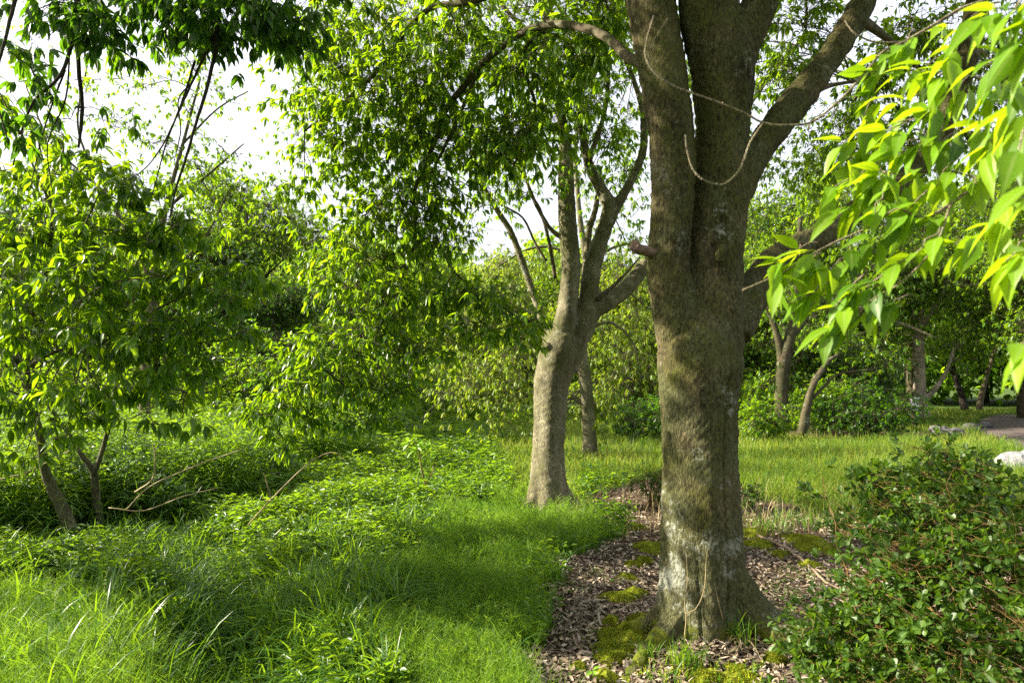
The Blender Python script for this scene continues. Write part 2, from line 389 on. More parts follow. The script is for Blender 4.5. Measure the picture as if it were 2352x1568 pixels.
M['lime'] = leaf_mat('lime_leaf', [(0, (.05, .11, .009)), (.6, (.10, .185, .012)), (1, (.18, .27, .016))],
                     [(0, (.22, .44, .005)), (.6, (.38, .62, .008)), (1, (.54, .74, .012))], .5, .45)
M['shrub'] = leaf_mat('shrub_leaf', [(0, (.020, .055, .008)), (.7, (.045, .10, .011)), (.96, (.09, .16, .015)), (1, (.30, .16, .03))],
                      [(0, (.10, .22, .008)), (1, (.26, .44, .012))], .34, .42, .35)
M['horsetail'] = leaf_mat('fine_grass', [(0, (.030, .075, .010)), (.6, (.075, .155, .016)), (1, (.17, .25, .03))],
                          [(0, (.13, .30, .014)), (1, (.36, .55, .03))], .45, .5, .2)
M['meadow'] = leaf_mat('meadow_blade', [(0, (.045, .09, .012)), (.6, (.095, .155, .018)), (1, (.22, .25, .05))],
                     [(0, (.22, .34, .02)), (1, (.48, .52, .05))], .42, .5, .2)
M['blade'] = leaf_mat('grass_blade', [(0, (.025, .075, .008)), (.6, (.055, .14, .010)), (1, (.11, .23, .016))],
                      [(0, (.16, .32, .01)), (1, (.36, .54, .015))], .42, .42)
M['weed'] = leaf_mat('weed_leaf', [(0, (.020, .062, .008)), (.6, (.045, .12, .010)), (1, (.12, .24, .016))],
                     [(0, (.16, .32, .01)), (1, (.38, .56, .015))], .42, .42)
M['litter'] = leaf_mat('dead_leaf', [(0, (.05, .032, .022)), (.35, (.15, .105, .076)), (.75, (.30, .225, .175)), (1, (.52, .43, .35))],
                       [(0, (.06, .03, .01)), (1, (.25, .16, .08))], .10, .6, .3)
M['straw'] = leaf_mat('straw', [(0, (.20, .15, .07)), (1, (.42, .34, .18))], [(0, (.2, .15, .05)), (1, (.35, .28, .1))], .2, .6, .2)
M['seed'] = leaf_mat('seed_head', [(0, (.20, .30, .10)), (1, (.38, .44, .22))], [(0, (.25, .35, .1)), (1, (.4, .45, .2))], .35, .6, .2)
M['yellow'] = leaf_mat('yellow_flower', [(0, (.55, .50, .02)), (1, (.75, .70, .03))], [(0, (.6, .55, .02)), (1, (.7, .65, .03))], .3, .5, .2)
M['sprout'] = leaf_mat('sprout_leaf', [(0, (.10, .26, .015)), (1, (.22, .42, .03))], [(0, (.25, .5, .02)), (1, (.45, .68, .03))], .4, .4)
M['white_fl'] = plain('white_petal', (.7, .7, .65), (.8, .8, .76), 30)
M['moss'] = plain('moss', (.08, .10, .008), (.20, .22, .014), 60, .95, .8, .1, (.28, .28, .025))
M['mossblade'] = leaf_mat('moss_blade', [(0, (.09, .12, .008)), (1, (.27, .29, .02))], [(0, (.15, .2, .01)), (1, (.3, .34, .02))], .3, .7, .1)
M['bark_big'] = bark_mat('bark_big', (.024, .019, .010), (.068, .056, .031), (.15, .122, .072), (.070, .078, .012), .14, 1.35, 1.0, 1.0, 1.0, .5, .6)
M['bark_mid'] = bark_mat('bark_mid', (.055, .048, .033), (.16, .148, .106), (.26, .245, .18), (.075, .080, .020), .01, 2.2, 1.0, 1.0, .5)
M['bark_dim'] = bark_mat('bark_dim', (.025, .02, .015), (.065, .052, .038), (.12, .10, .07), (.045, .055, .015), .0, 2.2, .9, 1.2, .7)
M['bark_thin'] = bark_mat('bark_thin', (.05, .04, .03), (.11, .09, .065), (.18, .15, .11), (.07, .08, .03), .02, 3, .3, 2, .4)
M['bark_dark'] = bark_mat('bark_dark', (.012, .010, .010), (.03, .024, .022), (.06, .05, .045), (.03, .035, .012), .0, 3, .2, 2, .4)
M['bark_pale'] = bark_mat('bark_pale', (.14, .12, .10), (.30, .26, .21), (.46, .40, .33), (.09, .10, .04), .04, 3, .2, 1, .5)
M['twig_pale'] = bark_mat('twig_pale', (.16, .12, .08), (.36, .30, .22), (.52, .46, .38), (.26, .25, .12), .05, 9, .2, 4, .4)
M['twig_orange'] = bark_mat('twig_orange', (.08, .045, .02), (.17, .105, .04), (.28, .18, .07), (.10, .10, .03), .0, 9, .1, 8, .3)
M['rootbark'] = bark_mat('root_bark', (.06, .04, .025), (.13, .09, .06), (.20, .15, .10), (.10, .12, .012), .03, 1, .9, 1.2, .8)
M['wood'] = plain('weathered_wood', (.12, .085, .055), (.24, .18, .12), 14)
M['cutwood'] = plain('broken_wood', (.05, .03, .022), (.20, .13, .095), 30)
M['rock'] = plain('grey_rock', (.045, .042, .042), (.13, .12, .115), 6, .9, .8)
M['whiterock'] = plain('white_rock', (.11, .11, .115), (.26, .255, .26), 11, .85, 1.0)
M['signwhite'] = plain('painted_box', (.55, .55, .58), (.68, .68, .72), 9, .5, .05)

def ground_mat():
    m, t, o = new_mat('ground'); g = t.nodes.new('ShaderNodeNewGeometry'); pos = g.outputs['Position']
    n = noise(t, .7, 6, .6, pos); n2 = noise(t, 24, 8, .7, pos); n3 = noise(t, 140, 4, .7, pos)
    a = ramp(t, [(.35, (.035, .022, .014)), (.6, (.09, .06, .04)), (.75, (.17, .12, .085))]); t.links.new(n2.outputs[0], a.inputs[0])
    b = ramp(t, [(.3, (.02, .045, .008)), (.7, (.07, .13, .018))]); t.links.new(n2.outputs[0], b.inputs[0])
    at = t.nodes.new('ShaderNodeAttribute'); at.attribute_name = 'rnd'
    c = mixc(t, a.outputs[0], b.outputs[0], at.outputs['Fac'])
    p = t.nodes.new('ShaderNodeBsdfPrincipled'); p.inputs['Roughness'].default_value = .95; p.inputs['Specular IOR Level'].default_value = .1
    t.links.new(c, p.inputs['Base Color'])
    bp = t.nodes.new('ShaderNodeBump'); bp.inputs['Strength'].default_value = .8; bp.inputs['Distance'].default_value = .02
    ad = t.nodes.new('ShaderNodeMath'); ad.operation = 'ADD'; t.links.new(n2.outputs[0], ad.inputs[0]); t.links.new(n3.outputs[0], ad.inputs[1])
    t.links.new(ad.outputs[0], bp.inputs['Height']); t.links.new(bp.outputs[0], p.inputs['Normal']); t.links.new(p.outputs[0], o.inputs[0])
    return m

# ------------------------------------------------------------------ the ground and its zones
def inpoly(x, y, poly):
    x = np.asarray(x); y = np.asarray(y); r = np.zeros(x.shape, bool); n = len(poly)
    for i in range(n):
        x1, y1 = poly[i]; x2, y2 = poly[(i + 1) % n]
        c = ((y1 > y) != (y2 > y)) & (x < (x2 - x1) * (y - y1) / (y2 - y1 + 1e-12) + x1)
        r ^= c
    return r
def gp(poly): # picture outline -> outline on flat ground
    o = []
    for px, py in poly:
        p0 = P(px, py, 1.0); k = CAMZ / max(1e-3, CAMZ - p0[2]); o.append((p0[0] * k, k))
    return o
Z_LITTER = gp([(1195, 3000), (1205, 1568), (1228, 1470), (1262, 1290), (1340, 1262), (1440, 1222), (1330, 1168), (1345, 1140), (1500, 1100), (1720, 1140), (1890, 1195), (2352, 1200), (3800, 1260), (4200, 3000)])
Z_HORSE = gp([(700, 3200), (860, 1568), (915, 1400), (900, 1330), (1010, 1185), (1200, 1150), (1330, 1165), (1400, 1215), (1330, 1258), (1258, 1288), (1232, 1400), (1205, 1568), (1190, 3000)])
Z_MEADOW = gp([(1300, 945), (3000, 935), (3800, 1180), (1900, 1200), (1720, 1150), (1500, 1105), (1330, 1130), (1300, 1165), (1180, 1150), (1130, 1040), (1230, 960)])
Z_LEFT = gp([(-900, 1370), (200, 1370), (470, 1425), (620, 1568), (500, 3000), (-900, 3000)])
def jit(x, y, s=0.10): return x + s * np.sin(5.1 * y + 2 * np.sin(3 * x)) + s * .5 * np.sin(13 * y + x * 7), y + s * np.sin(4.3 * x + 1.7 * np.sin(2.5 * y)) + s * .5 * np.sin(11 * x + 3 * y)
def zone(x, y):
    x = np.asarray(x); y = np.asarray(y)
    xx, yy = jit(x, y); z = np.zeros(np.shape(x), int)            # 0 leafy weeds
    z[inpoly(xx, yy, Z_MEADOW)] = 3; z[inpoly(xx, yy, Z_HORSE)] = 2; z[inpoly(xx, yy, Z_LITTER)] = 1; z[inpoly(xx, yy, Z_LEFT)] = 4
    z[((x - 10) / 3.2) ** 2 + ((y - 19.6) / 1.6) ** 2 < 1] = 1
    z[np.hypot(x - .62, y - 8.35) < .55] = 1
    return z

PATH_C = spline(np.array([[9.5, -2], [10.9, 6], [12.7, 13], [17.5, 22], [25.5, 30.5], [42, 36], [74, 44]]), 60)
def dpath(x, y):
    x = np.asarray(x, float); y = np.asarray(y, float)
    return np.min(np.hypot(x[..., None] - PATH_C[:, 0], y[..., None] - PATH_C[:, 1]), axis=-1)

def build_ground():
    r = np.concatenate([[0.05], np.geomspace(.4, 20, 150), np.geomspace(20.5, 400, 60)]); th = np.linspace(-math.pi, math.pi, 361)[:-1]
    n, k = len(r), len(th); X = r[:, None] * np.sin(th)[None]; Y = r[:, None] * np.cos(th)[None]; Z = H(X, Y)
    V = np.stack([X, Y, Z], -1).reshape(-1, 3); i = np.arange(n - 1)[:, None] * k; j = np.arange(k)[None]; j2 = (j + 1) % k
    Q = np.stack([i + j, i + k + j, i + k + j2, i + j2], -1).reshape(-1, 4)
    z = zone(X.ravel(), Y.ravel()); a = Acc(); V2 = np.vstack([V])
    a.add(V2, None, Q, np.where(z == 1, 0.0, 0.85)); o = a.build('ground', ground_mat())
    tag(o, kind='structure')
    a = Acc(); t = nrm(np.gradient(PATH_C, axis=0)); nn = np.stack([t[:, 1], -t[:, 0]], 1)
    cols = []
    for s in np.linspace(-1, 1, 7):
        q = PATH_C + nn * s * 2.1; cols.append(np.stack([q[:, 0], q[:, 1], H(q[:, 0], q[:, 1]) + .03 - .02 * s * s], 1))
    V = np.stack(cols, 1); m = V.shape[0]; i = np.arange(m - 1)[:, None] * 7; j = np.arange(6)[None]
    a.add(V.reshape(-1, 3), None, np.stack([i + j, i + j + 1, i + 8 + j, i + 7 + j], -1).reshape(-1, 4))
    o = a.build('path', plain('path_surface', (.05, .038, .033), (.11, .085, .075), 25, .9, .3)); tag(o, kind='structure')
build_ground()

# scatter in the camera's field of view, density falling with distance
def scatter(n, dmin, dmax, power=1.0, pxl=-250, pxr=2600):
    u = rng.random(n)
    if power == 1.0: d = dmin * (dmax / dmin) ** u
    else: q = 1 - power; d = (dmin ** q + u * (dmax ** q - dmin ** q)) ** (1 / q)
    px = rng.uniform(pxl, pxr, n); x = (px - 1176) / FPX * d
    return x, d

def fbm(x, y, s=1.0):
    return (np.sin(1.7 * s * x + 1.1 * np.sin(1.3 * s * y)) + np.sin(2.3 * s * y + 1.7 * np.sin(1.9 * s * x + 1)) + .6 * np.sin(5.1 * s * x + 3 * s * y) + .4 * np.sin(9 * s * y - 7 * s * x)) / 3

def bank(x, y):
    """1 where the tall weed bank stands at the left"""
    e = np.interp(y, [5.2, 6.3, 7.4, 10.5, 16, 30], [-9, -4.9, -3.3, -2.9, -2.3, -3.5]) + .25 * np.sin(2.3 * y) + .12 * np.sin(7 * y)
    return sstep(.15, -.35, x - e)

def blades(acc, x, y, h, wd, lean=0.5, seg=4, rnd=None, z0=0.0, az=None, tipd=1.0):
    n = len(x); z = H(x, y) + z0; az = rng.random(n) * 6.28 if az is None else az; ln = lean * rng.uniform(.2, 1.4, n)
    dr = np.stack([np.cos(az), np.sin(az)], 1); wa = az + 1.57 + rng.normal(0, .7, n); sd = np.stack([np.cos(wa), np.sin(wa), rng.normal(0, .1, n)], 1)
    rows = []; ts = np.linspace(0, 1, seg + 1)
    for t in ts[:-1]:
        c = np.stack([x + dr[:, 0] * h * ln * t * t, y + dr[:, 1] * h * ln * t * t, z + h * (t - tipd * .45 * ln * t ** 3)], 1)
        w2 = (wd / 2 * (1 - t ** 2.2) * (0.7 + .6 * min(1, t * 3)))[:, None]; rows += [c - sd * w2, c + sd * w2]
    rows.append(np.stack([x + dr[:, 0] * h * ln, y + dr[:, 1] * h * ln, z + h * (1 - tipd * .45 * ln)], 1))
    V = np.stack(rows, 1); m = V.shape[1]; b = np.arange(seg - 1) * 2; base = (np.arange(n) * m)[:, None, None]
    Q = np.stack([b, b + 1, b + 3, b + 2], -1)[None] + base; T = np.array([[m - 3, m - 2, m - 1]])[None] + base
    acc.add(V.reshape(-1, 3), T.reshape(-1, 3), Q.reshape(-1, 4), np.repeat(rng.random(n) if rnd is None else rnd, m))

def horsetail(acc, x, y, h, wd, k=7, ex=.55):
    """fine feathery stems: a stalk with needle branches raised round it"""
    n = len(x); z = H(x, y); tone = np.clip(.5 + .3 * fbm(x, y, 1.6) + rng.normal(0, .3, n), 0, 1)
    lean = rng.normal(0, .28, (n, 2)); base = np.stack([x, y, z], 1)
    top = base + np.stack([lean[:, 0] * h, lean[:, 1] * h, h], 1)
    def needle(a, b, w_, r):
        s = nrm(np.cross(b - a, rng.normal(0, 1, a.shape))) * w_[:, None] / 2
        V = np.stack([a - s, a + s, b], 1); acc.add(V.reshape(-1, 3), (np.array([[0, 1, 2]])[None] + (np.arange(len(a)) * 3)[:, None, None]).reshape(-1, 3), None, np.repeat(r, 3))
    needle(base, top, wd * 1.3, tone)
    for j in range(k):
        t = rng.uniform(.2, .9, n)[:, None]; a = base * (1 - t) + top * t; q = rng.random(n) * 6.28
        l = h * rng.uniform(.22, .5, n) * (1.1 - t[:, 0] * .5)
        b = a + np.stack([np.cos(q) * l * .8, np.sin(q) * l * .8, l * rng.uniform(.25, .9, n)], 1)
        needle(a, b, wd, np.clip(tone + rng.normal(0, .1, n), 0, 1))

# 1. fine feathery grass
a = Acc()
x, y = scatter(90000, 2.2, 26, 1.15); z = zone(x, y); k = (z == 2) | ((z == 3) & (dpath(x, y) > 2.2)); x, y = x[k], y[k]
k = (fbm(x, y, .9) > -1.3); x, y = x[k], y[k]
horsetail(a, x, y, rng.uniform(.08, .26, len(x)) * (1 + .5 * fbm(x, y, 1.2)).clip(.35, 1.7), .0028 * np.maximum(1, (y / 3.2) ** .85), 6)
x, y = scatter(42000, 2.2, 10, 1.0, 700, 1500); z = zone(x, y); k = (z == 2); x, y = x[k], y[k]
horsetail(a, x, y, rng.uniform(.08, .22, len(x)) * (1.1 + .7 * fbm(x, y, 2.3)).clip(.3, 1.9), .0026 * np.maximum(1, (y / 3.2) ** .85), 7)
tag(a.build('feathery_grass', M['horsetail']), 'soft feathery bright green grass between the trunks and over the meadow behind', 'grass', kind='stuff')
a = Acc()
x, y = scatter(30000, 2.2, 7.5, 1.0, -300, 900); z = zone(x, y); k = (z == 4); x, y = x[k], y[k]
horsetail(a, x, y, rng.uniform(.10, .26, len(x)) * (1 + .5 * fbm(x, y, 1.5)).clip(.4, 1.6), .0024 * np.maximum(1, (y / 3.2)), 6)
blades(a, x[::3], y[::3], rng.uniform(.12, .30, len(x[::3])), np.full(len(x[::3]), .003), .6, 3)
tag(a.build('lawn_grass', M['horsetail']), 'short sunlit yellow green grass at the lower left corner', 'grass', kind='stuff')

# 2. leafy weeds and blade grass on the left
a = Acc(); x, y = scatter(60000, 2.4, 30, 1.15, -400, 1500); z = zone(x, y); xx = (x / y * FPX + 1176)
k = (z == 0) & ((fbm(x + 2, y, .9) > -.35) | (y > 7) | (rng.random(len(x)) < .35)); x, y = x[k], y[k]
hh = (.17 + .17 * fbm(x, y, 1.1) + .07 * fbm(x + 5, y, 3.1)).clip(.04, .6) * 1.25 + .10 * sstep(6.0, 10, y) + .66 * bank(x, y) * (1 + .22 * fbm(x, y, 1.4)); hh *= rng.uniform(.75, 1.1, len(x))
stemtop = np.stack([x + rng.normal(0, .05, len(x)), y + rng.normal(0, .05, len(x)), H(x, y) + hh], 1)
tone = np.clip(.5 + .4 * fbm(x + 3, y, 1.4) + rng.normal(0, .2, len(x)), 0, 1); ls = np.maximum(1, y / 6) ** .6
for j in range(7):
    t = rng.uniform(.35, 1.0, len(x)); b = np.stack([x, y, H(x, y)], 1); p = b + (stemtop - b) * t[:, None]; q = rng.random(len(x)) * 6.28
    ax = np.stack([np.cos(q), np.sin(q), rng.uniform(-.1, .9, len(x))], 1)
    leaves(a, p, ax, np.tile([0, 0, 1.0], (len(x), 1)) + rng.normal(0, .35, (len(x), 3)), .080 * ls * rng.uniform(.4, 1.5, len(x)), .021 * ls * rng.uniform(.7, 1.3, len(x)), np.clip(tone + rng.normal(0, .1, len(x)), 0, 1), .5, .3, 0)
k = bank(x, y) > .5; xb, yb = x[k], y[k]; bs = np.stack([xb, yb, H(xb, yb)], 1); bt = stemtop[k]; bt[:, :2] += rng.normal(0, .07, (len(xb), 2)); lb = ls[k]; tb = tone[k]
for j in range(9):
    t = rng.uniform(.15, 1.02, len(xb)); p = bs + (bt - bs) * t[:, None]; q = rng.random(len(xb)) * 6.28
    leaves(a, p, np.stack([np.cos(q), np.sin(q), rng.uniform(0, 1.1, len(xb))], 1), np.tile([0, 0, 1.0], (len(xb), 1)) + rng.normal(0, .3, (len(xb), 3)), .115 * rng.uniform(.6, 1.4, len(xb)) * lb ** .5, .020 * lb ** .6, np.clip(tb + rng.normal(0, .12, len(xb)), 0, 1), .8, .3, 1)
tag(a.build('leafy_weeds', M['weed']), 'knee high leafy green weeds filling the hollow at the left', 'weeds', kind='stuff')
a = Acc(); x, y = scatter(80000, 2.4, 28, 1.2, -300, 1350); z = zone(x, y); k = (z == 0) | ((z == 4) & (rng.random(len(x)) < .12)); x, y = x[k], y[k]
cl = fbm(x * 1.3 + 7, y * 1.3, 1.3); k = (cl > -.25) | (rng.random(len(x)) < .25); x, y = x[k], y[k]
hh = rng.uniform(.18, .42, len(x)) * (1 + .25 * fbm(x, y, 1)).clip(.5, 1.5) + .55 * bank(x, y) + .16 * np.exp(-((x + 1.9) ** 2 + (y - 4.8) ** 2) / 1.6)
blades(a, x, y, hh, rng.uniform(.006, .014, len(x)) * np.maximum(1, y / 6) ** .6, 1.0, 5, np.clip(.5 + .3 * fbm(x, y, 2) + rng.normal(0, .2, len(x)), 0, 1))
tag(a.build('blade_grass', M['blade']), 'arching broad green grass blades in the shaded hollow at the left', 'grass', kind='stuff')
# meadow blades, yellower
a = Acc(); x, y = scatter(70000, 6, 34, 1.1, 1000, 2700); z = zone(x, y); k = (z == 3) & (dpath(x, y) > 2.3); x, y = x[k], y[k]
blades(a, x, y, rng.uniform(.15, .38, len(x)), .0035 * (y / 5), .5, 3, np.clip(.6 + .4 * fbm(x, y, .7) + rng.normal(0, .15, len(x)), 0, 1))
tag(a.build('meadow_grass', M['meadow']), 'tall sunny meadow grass beyond the large trunk', 'grass', kind='stuff')
# sprigs growing through the dead leaves
a = Acc(); x, y = scatter(9000, 2.6, 9, 1.0, 1150, 2600); z = zone(x, y); k = (z == 1) & (fbm(x, y, 2.2) > .42); x, y = x[k], y[k]
blades(a, x, y, rng.uniform(.04, .14, len(x)), np.full(len(x), .003), .7, 3)
x2, y2 = x[::2] + .05, y[::2]; p = np.stack([x2, y2, H(x2, y2) + .02], 1)
for j in range(4):
    q = rng.random(len(x2)) * 6.28; leaves(a, p, np.stack([np.cos(q), np.sin(q), rng.uniform(.2, 1, len(x2))], 1), np.tile([0, 0, 1.0], (len(x2), 1)), .028, .012, rng.random(len(x2)), .3, .3, 0)
tag(a.build('ground_sprigs', M['blade']), 'scattered small green sprigs growing through the dead leaves', 'weeds', kind='stuff')

# 3. dead leaves
MOSS = [(1440, 1330, 34, 14), (1452, 1300, 26, 10), (1425, 1375, 60, 16), (1460, 1365, 34, 12), (1405, 1430, 30, 12), (1440, 1448, 46, 20), (1400, 1460, 40, 16), (1470, 1425, 40, 18), (1395, 1490, 42, 22), (1440, 1500, 36, 20),
      (1500, 1258, 60, 9), (1460, 1212, 34, 7), (1740, 1252, 50, 9), (1790, 1275, 30, 10), (1840, 1240, 60, 6), (1780, 1520, 36, 18), (1745, 1400, 34, 16), (1770, 1425, 30, 14), (1850, 1480, 40, 14), (1620, 1560, 60, 12), (1720, 1225, 60, 5), (1330, 1540, 26, 8), (1390, 1560, 40, 8), (1860, 1300, 34, 6), (1405, 1515, 50, 20), (1450, 1470, 50, 20), (1480, 1290, 30, 10), (1690, 1245, 30, 6), (1880, 1262, 60, 6), (1700, 1560, 60, 14)]
a = Acc(); x, y = scatter(95000, 2.3, 14, 1.35, 1050, 2700); z = zone(x, y); k = (z == 1) | (rng.random(len(x)) < .004); x, y = x[k], y[k]
for px, py, rx, ry in MOSS:
    g = G(px, py); k = np.hypot(x - g[0], y - g[1]) > PR(rx, g[1]) * .85; k |= rng.random(len(x)) < .12; x, y = x[k], y[k]
n = len(x); ll = rng.uniform(.022, .062, n)
q = rng.random(n) * 6.28; p = np.stack([x, y, H(x, y) + rng.uniform(.003, .026, n)], 1)
leaves(a, p, np.stack([np.cos(q), np.sin(q), rng.normal(0, .22, n)], 1), np.tile([0, 0, 1.0], (n, 1)) + rng.normal(0, .35, (n, 3)), ll, ll * rng.uniform(.34, .52, n), rng.random(n), rng.uniform(-.5, .8, n), .40, 1)
tag(a.build('leaf_litter', M['litter']), 'carpet of curled brown dead leaves around the large trunk', 'dead leaves', kind='stuff')
# twiggy debris
a = Acc(); x, y = scatter(900, 2.6, 11, 1.2, 1200, 2500); z = zone(x, y); k = z == 1; x, y = x[k], y[k]; n = len(x); q = rng.random(n) * 6.28; l = rng.uniform(.04, .16, n)
twigs(a, np.stack([x, y, H(x, y) + .02], 1), np.stack([x + np.cos(q) * l, y + np.sin(q) * l, H(x, y) + .03], 1), .002, .001, 0, 3, 2)
tag(a.build('twig_litter', M['wood']), 'small dry twigs scattered over the dead leaves', 'twigs', kind='stuff')
a = Acc(); x, y = scatter(1500, 5.5, 9.5, 1.2, 1300, 2000); n = len(x); z = zone(x, y); k = (z != 2) & (z != 0) & (np.abs(y - 8.2) < 1.3); x, y = x[k], y[k]
blades(a, x, y, rng.uniform(.12, .36, len(x)), np.full(len(x), .005), .5, 3)
tag(a.build('dry_grass', M['straw']), 'thin patch of dry straw coloured grass behind the large trunk', 'grass', kind='stuff')

# 4. moss cushions
a = Acc(); mb = Acc()
for px, py, rx, ry in MOSS:
    g = G(px, py); r = PR(rx, g[1]) * .8; dpt = r * rng.uniform(.7, 1.2); n, k = 9, 26; th = np.arange(k) / k * 6.283; s = rng.random() * 9
    rr = np.linspace(0.02, 1, n)[:, None]; ed = 1 + .22 * np.sin(3 * th + s) + .14 * np.sin(7 * th + 2 * s)
    X = g[0] + r * rr * ed * np.cos(th); Y = g[1] + dpt * rr * ed * np.sin(th)
    Zz = H(X, Y) + .045 * (1 - rr ** 2) * (1 + .35 * np.sin(60 * X + s) * np.sin(55 * Y)) + .012 * np.sin(30 * X) * (1 - rr) - .006 * rr
    V = np.stack([X, Y, Zz], -1).reshape(-1, 3); i = np.arange(n - 1)[:, None] * k; j = np.arange(k)[None]; j2 = (j + 1) % k
    a.add(V, None, np.stack([i + j, i + k + j, i + k + j2, i + j2], -1).reshape(-1, 4))
    m = int(1500 * r / .1); q = rng.random(m) * 6.283; ra = np.sqrt(rng.random(m)) * .97; e2 = 1 + .22 * np.sin(3 * q + s) + .14 * np.sin(7 * q + 2 * s)
    bx, by = g[0] + r * ra * e2 * np.cos(q), g[1] + dpt * ra * e2 * np.sin(q)
    blades(mb, bx, by, np.full(m, .012), np.full(m, .004), .6, 2, None, .042 * (1 - ra ** 2))
tag(a.build('moss', M['moss']), 'yellow green moss cushions on the soil round the large trunk', 'moss', kind='stuff')
tag(mb.build('moss_tips', M['mossblade']), 'fuzzy tips of the moss cushions round the large trunk', 'moss', kind='stuff')

# ------------------------------------------------------------------ tree trunks
def fuse(acc, name, mat, parent, voxel=0.014, smooth=6, disp=None):
    """joins overlapping limbs into one continuous skin"""
    me = acc.mesh(name + '_src', mat); o = bpy.data.objects.new(name + '_src', me); C.collection.objects.link(o)
    m = o.modifiers.new('r', 'REMESH'); m.mode = 'VOXEL'; m.voxel_size = voxel
    s = o.modifiers.new('s', 'SMOOTH'); s.iterations = smooth; s.factor = .6
    dg = bpy.context.evaluated_depsgraph_get(); dg.update()
    new = bpy.data.meshes.new_from_object(o.evaluated_get(dg)); bpy.data.objects.remove(o); bpy.data.meshes.remove(me)
    n = len(new.vertices); co = np.empty(n * 3, np.float32); new.vertices.foreach_get('co', co); co = co.reshape(-1, 3)
    no = np.empty(n * 3, np.float32); new.vertices.foreach_get('normal', no); no = no.reshape(-1, 3)
    if disp is not None: co = co + no * disp(co)[:, None]
    co -= np.array(parent.location, np.float32)
    new.vertices.foreach_set('co', co.ravel()); new.name = name
    new.polygons.foreach_set('use_smooth', np.ones(len(new.polygons), bool))
    new.materials.clear(); new.materials.append(mat); new.update()
    ob = bpy.data.objects.new(name, new); C.collection.objects.link(ob); ob.parent = parent
    return ob

def lump(co, s=1.0, a=1.0):
    x, y, z = (co * s).T
    return a * (.003 * np.sin(23 * x + 5 * np.sin(9 * z)) * np.sin(7 * z + 3 * x) + .004 * np.sin(41 * x + 13 * z) * np.sin(37 * y - 11 * z) + .0025 * np.sin(83 * z + 31 * x) * np.sin(71 * x + 9 * z) + .004 * np.sin(5.5 * z + 4 * x) + .0022 * np.sin(150 * x + 20 * z) * np.sin(140 * z + 30 * y))

# ---- the large twin-stemmed tree
D1 = 4.3; b1 = G(1612, 1462)
T1 = thing('large_tree', (b1[0], D1, float(H(b1[0], D1))), 'largest tree, thick mossy trunk splitting into two stems right of centre', 'tree')
a = Acc()
ptube(a, [(1612, 1530, 236, 4.28), (1612, 1462, 216, 4.3), (1612, 1405, 200, 4.3), (1612, 1328, 188, D1), (1612, 1226, 182, D1), (1609, 1072, 172, D1), (1604, 918, 176, D1), (1607, 830, 190, D1), (1610, 770, 170, D1 + .02), (1615, 720, 130, D1 + .06)], n=44, sides=40, flute=.035, seed=1.3)
ptube(a, [(1574, 800, 124, D1), (1554, 715, 106, D1 - .03), (1536, 615, 98, D1 - .05), (1544, 461, 97, D1 - .05), (1543, 308, 105, D1 - .05), (1516, 128, 116, D1 - .04), (1494, 0, 116, D1), (1480, -160, 128, D1 + .05), (1450, -500, 110, D1 + .2), (1400, -900, 80, D1 + .4)], n=44, sides=28, flute=.05, seed=.4)
ptube(a, [(1632, 800, 150, D1 + .02), (1636, 700, 146, D1 + .05), (1638, 600, 138, D1 + .06), (1650, 500, 131, D1 + .06), (1657, 400, 125, D1 + .06), (1660, 308, 125, D1 + .06), (1661, 200, 142, D1 + .04), (1656, 120, 150, D1), (1632, 50, 138, D1), (1622, -40, 128, D1), (1600, -300, 110, D1), (1590, -700, 80, D1)], n=50, sides=28, flute=.05, seed=2.2)
ptube(a, [(1676, 190, 90, D1), (1700, 110, 88, D1), (1735, 30, 84, D1), (1765, -50, 80, D1), (1830, -300, 66, D1 - .1)], n=18, sides=20, flute=.05, seed=3)
limC = ptube(a, [(1680, 470, 74, D1 + .02), (1722, 380, 72, D1 + .06), (1775, 300, 70, D1 + .15), (1851, 205, 68, D1 + .3), (1915, 120, 62, D1 + .4), (1969, 31, 58, D1 + .5), (2010, -60, 54, D1 + .6), (2100, -300, 40, D1 + .9)], n=26, sides=16, flute=.05, seed=5)
limD = ptube(a, [(1680, 760, 96, D1 + .05), (1716, 700, 84, D1 + .12), (1752, 630, 70, D1 + .25), (1805, 580, 60, D1 + .4), (1900, 536, 56, D1 + .7), (1965, 488, 54, D1 + .9), (2080, 412, 52, D1 + 1.1), (2160, 305, 52, D1 + 1.2), (2225, 110, 54, D1 + 1.3), (2250, -30, 52, D1 + 1.3), (2270, -300, 40, D1 + 1.3)], n=36, sides=14, flute=.05, seed=6)
# knot and callus swellings
ptube(a, [(1655, 880, 40, 4.12), (1665, 845, 44, 4.09), (1670, 810, 30, 4.12)], n=8, sides=12)
ptube(a, [(1650, 600, 30, 4.12), (1656, 580, 30, 4.10), (1660, 560, 24, 4.12)], n=6, sides=10)
# buttress roots
def root(pts, n=14):
    c = []
    for px, py, wd, lift in pts:
        g = G(px, py); c.append([g[0], g[1], g[2] + lift, PR(wd / 2, g[1])])
    s = spline(np.array(c), n); tube(a, s[:, :3], s[:, 3], 14, .05, pts[0][0])
def root2(c, n=16): # world control points x,y,z(above ground),r
    c = np.array([[q[0], q[1], float(H(q[0], q[1])) + q[2], q[3]] for q in c]); s = spline(c, n); tube(a, s[:, :3], s[:, 3], 14, .06, c[0][0] * 9)
bx, by = 1.19, 4.28
root2([(bx + .13, by - .06, .34, .10), (bx + .27, by - .14, .13, .10), (bx + .42, by - .32, .05, .09), (bx + .56, by - .58, .035, .078), (bx + .72, by - 1.0, .01, .06)])
root2([(bx - .14, by - .06, .18, .09), (bx - .28, by - .16, .04, .08), (bx - .44, by - .34, -.01, .065), (bx - .60, by - .62, -.02, .04)])
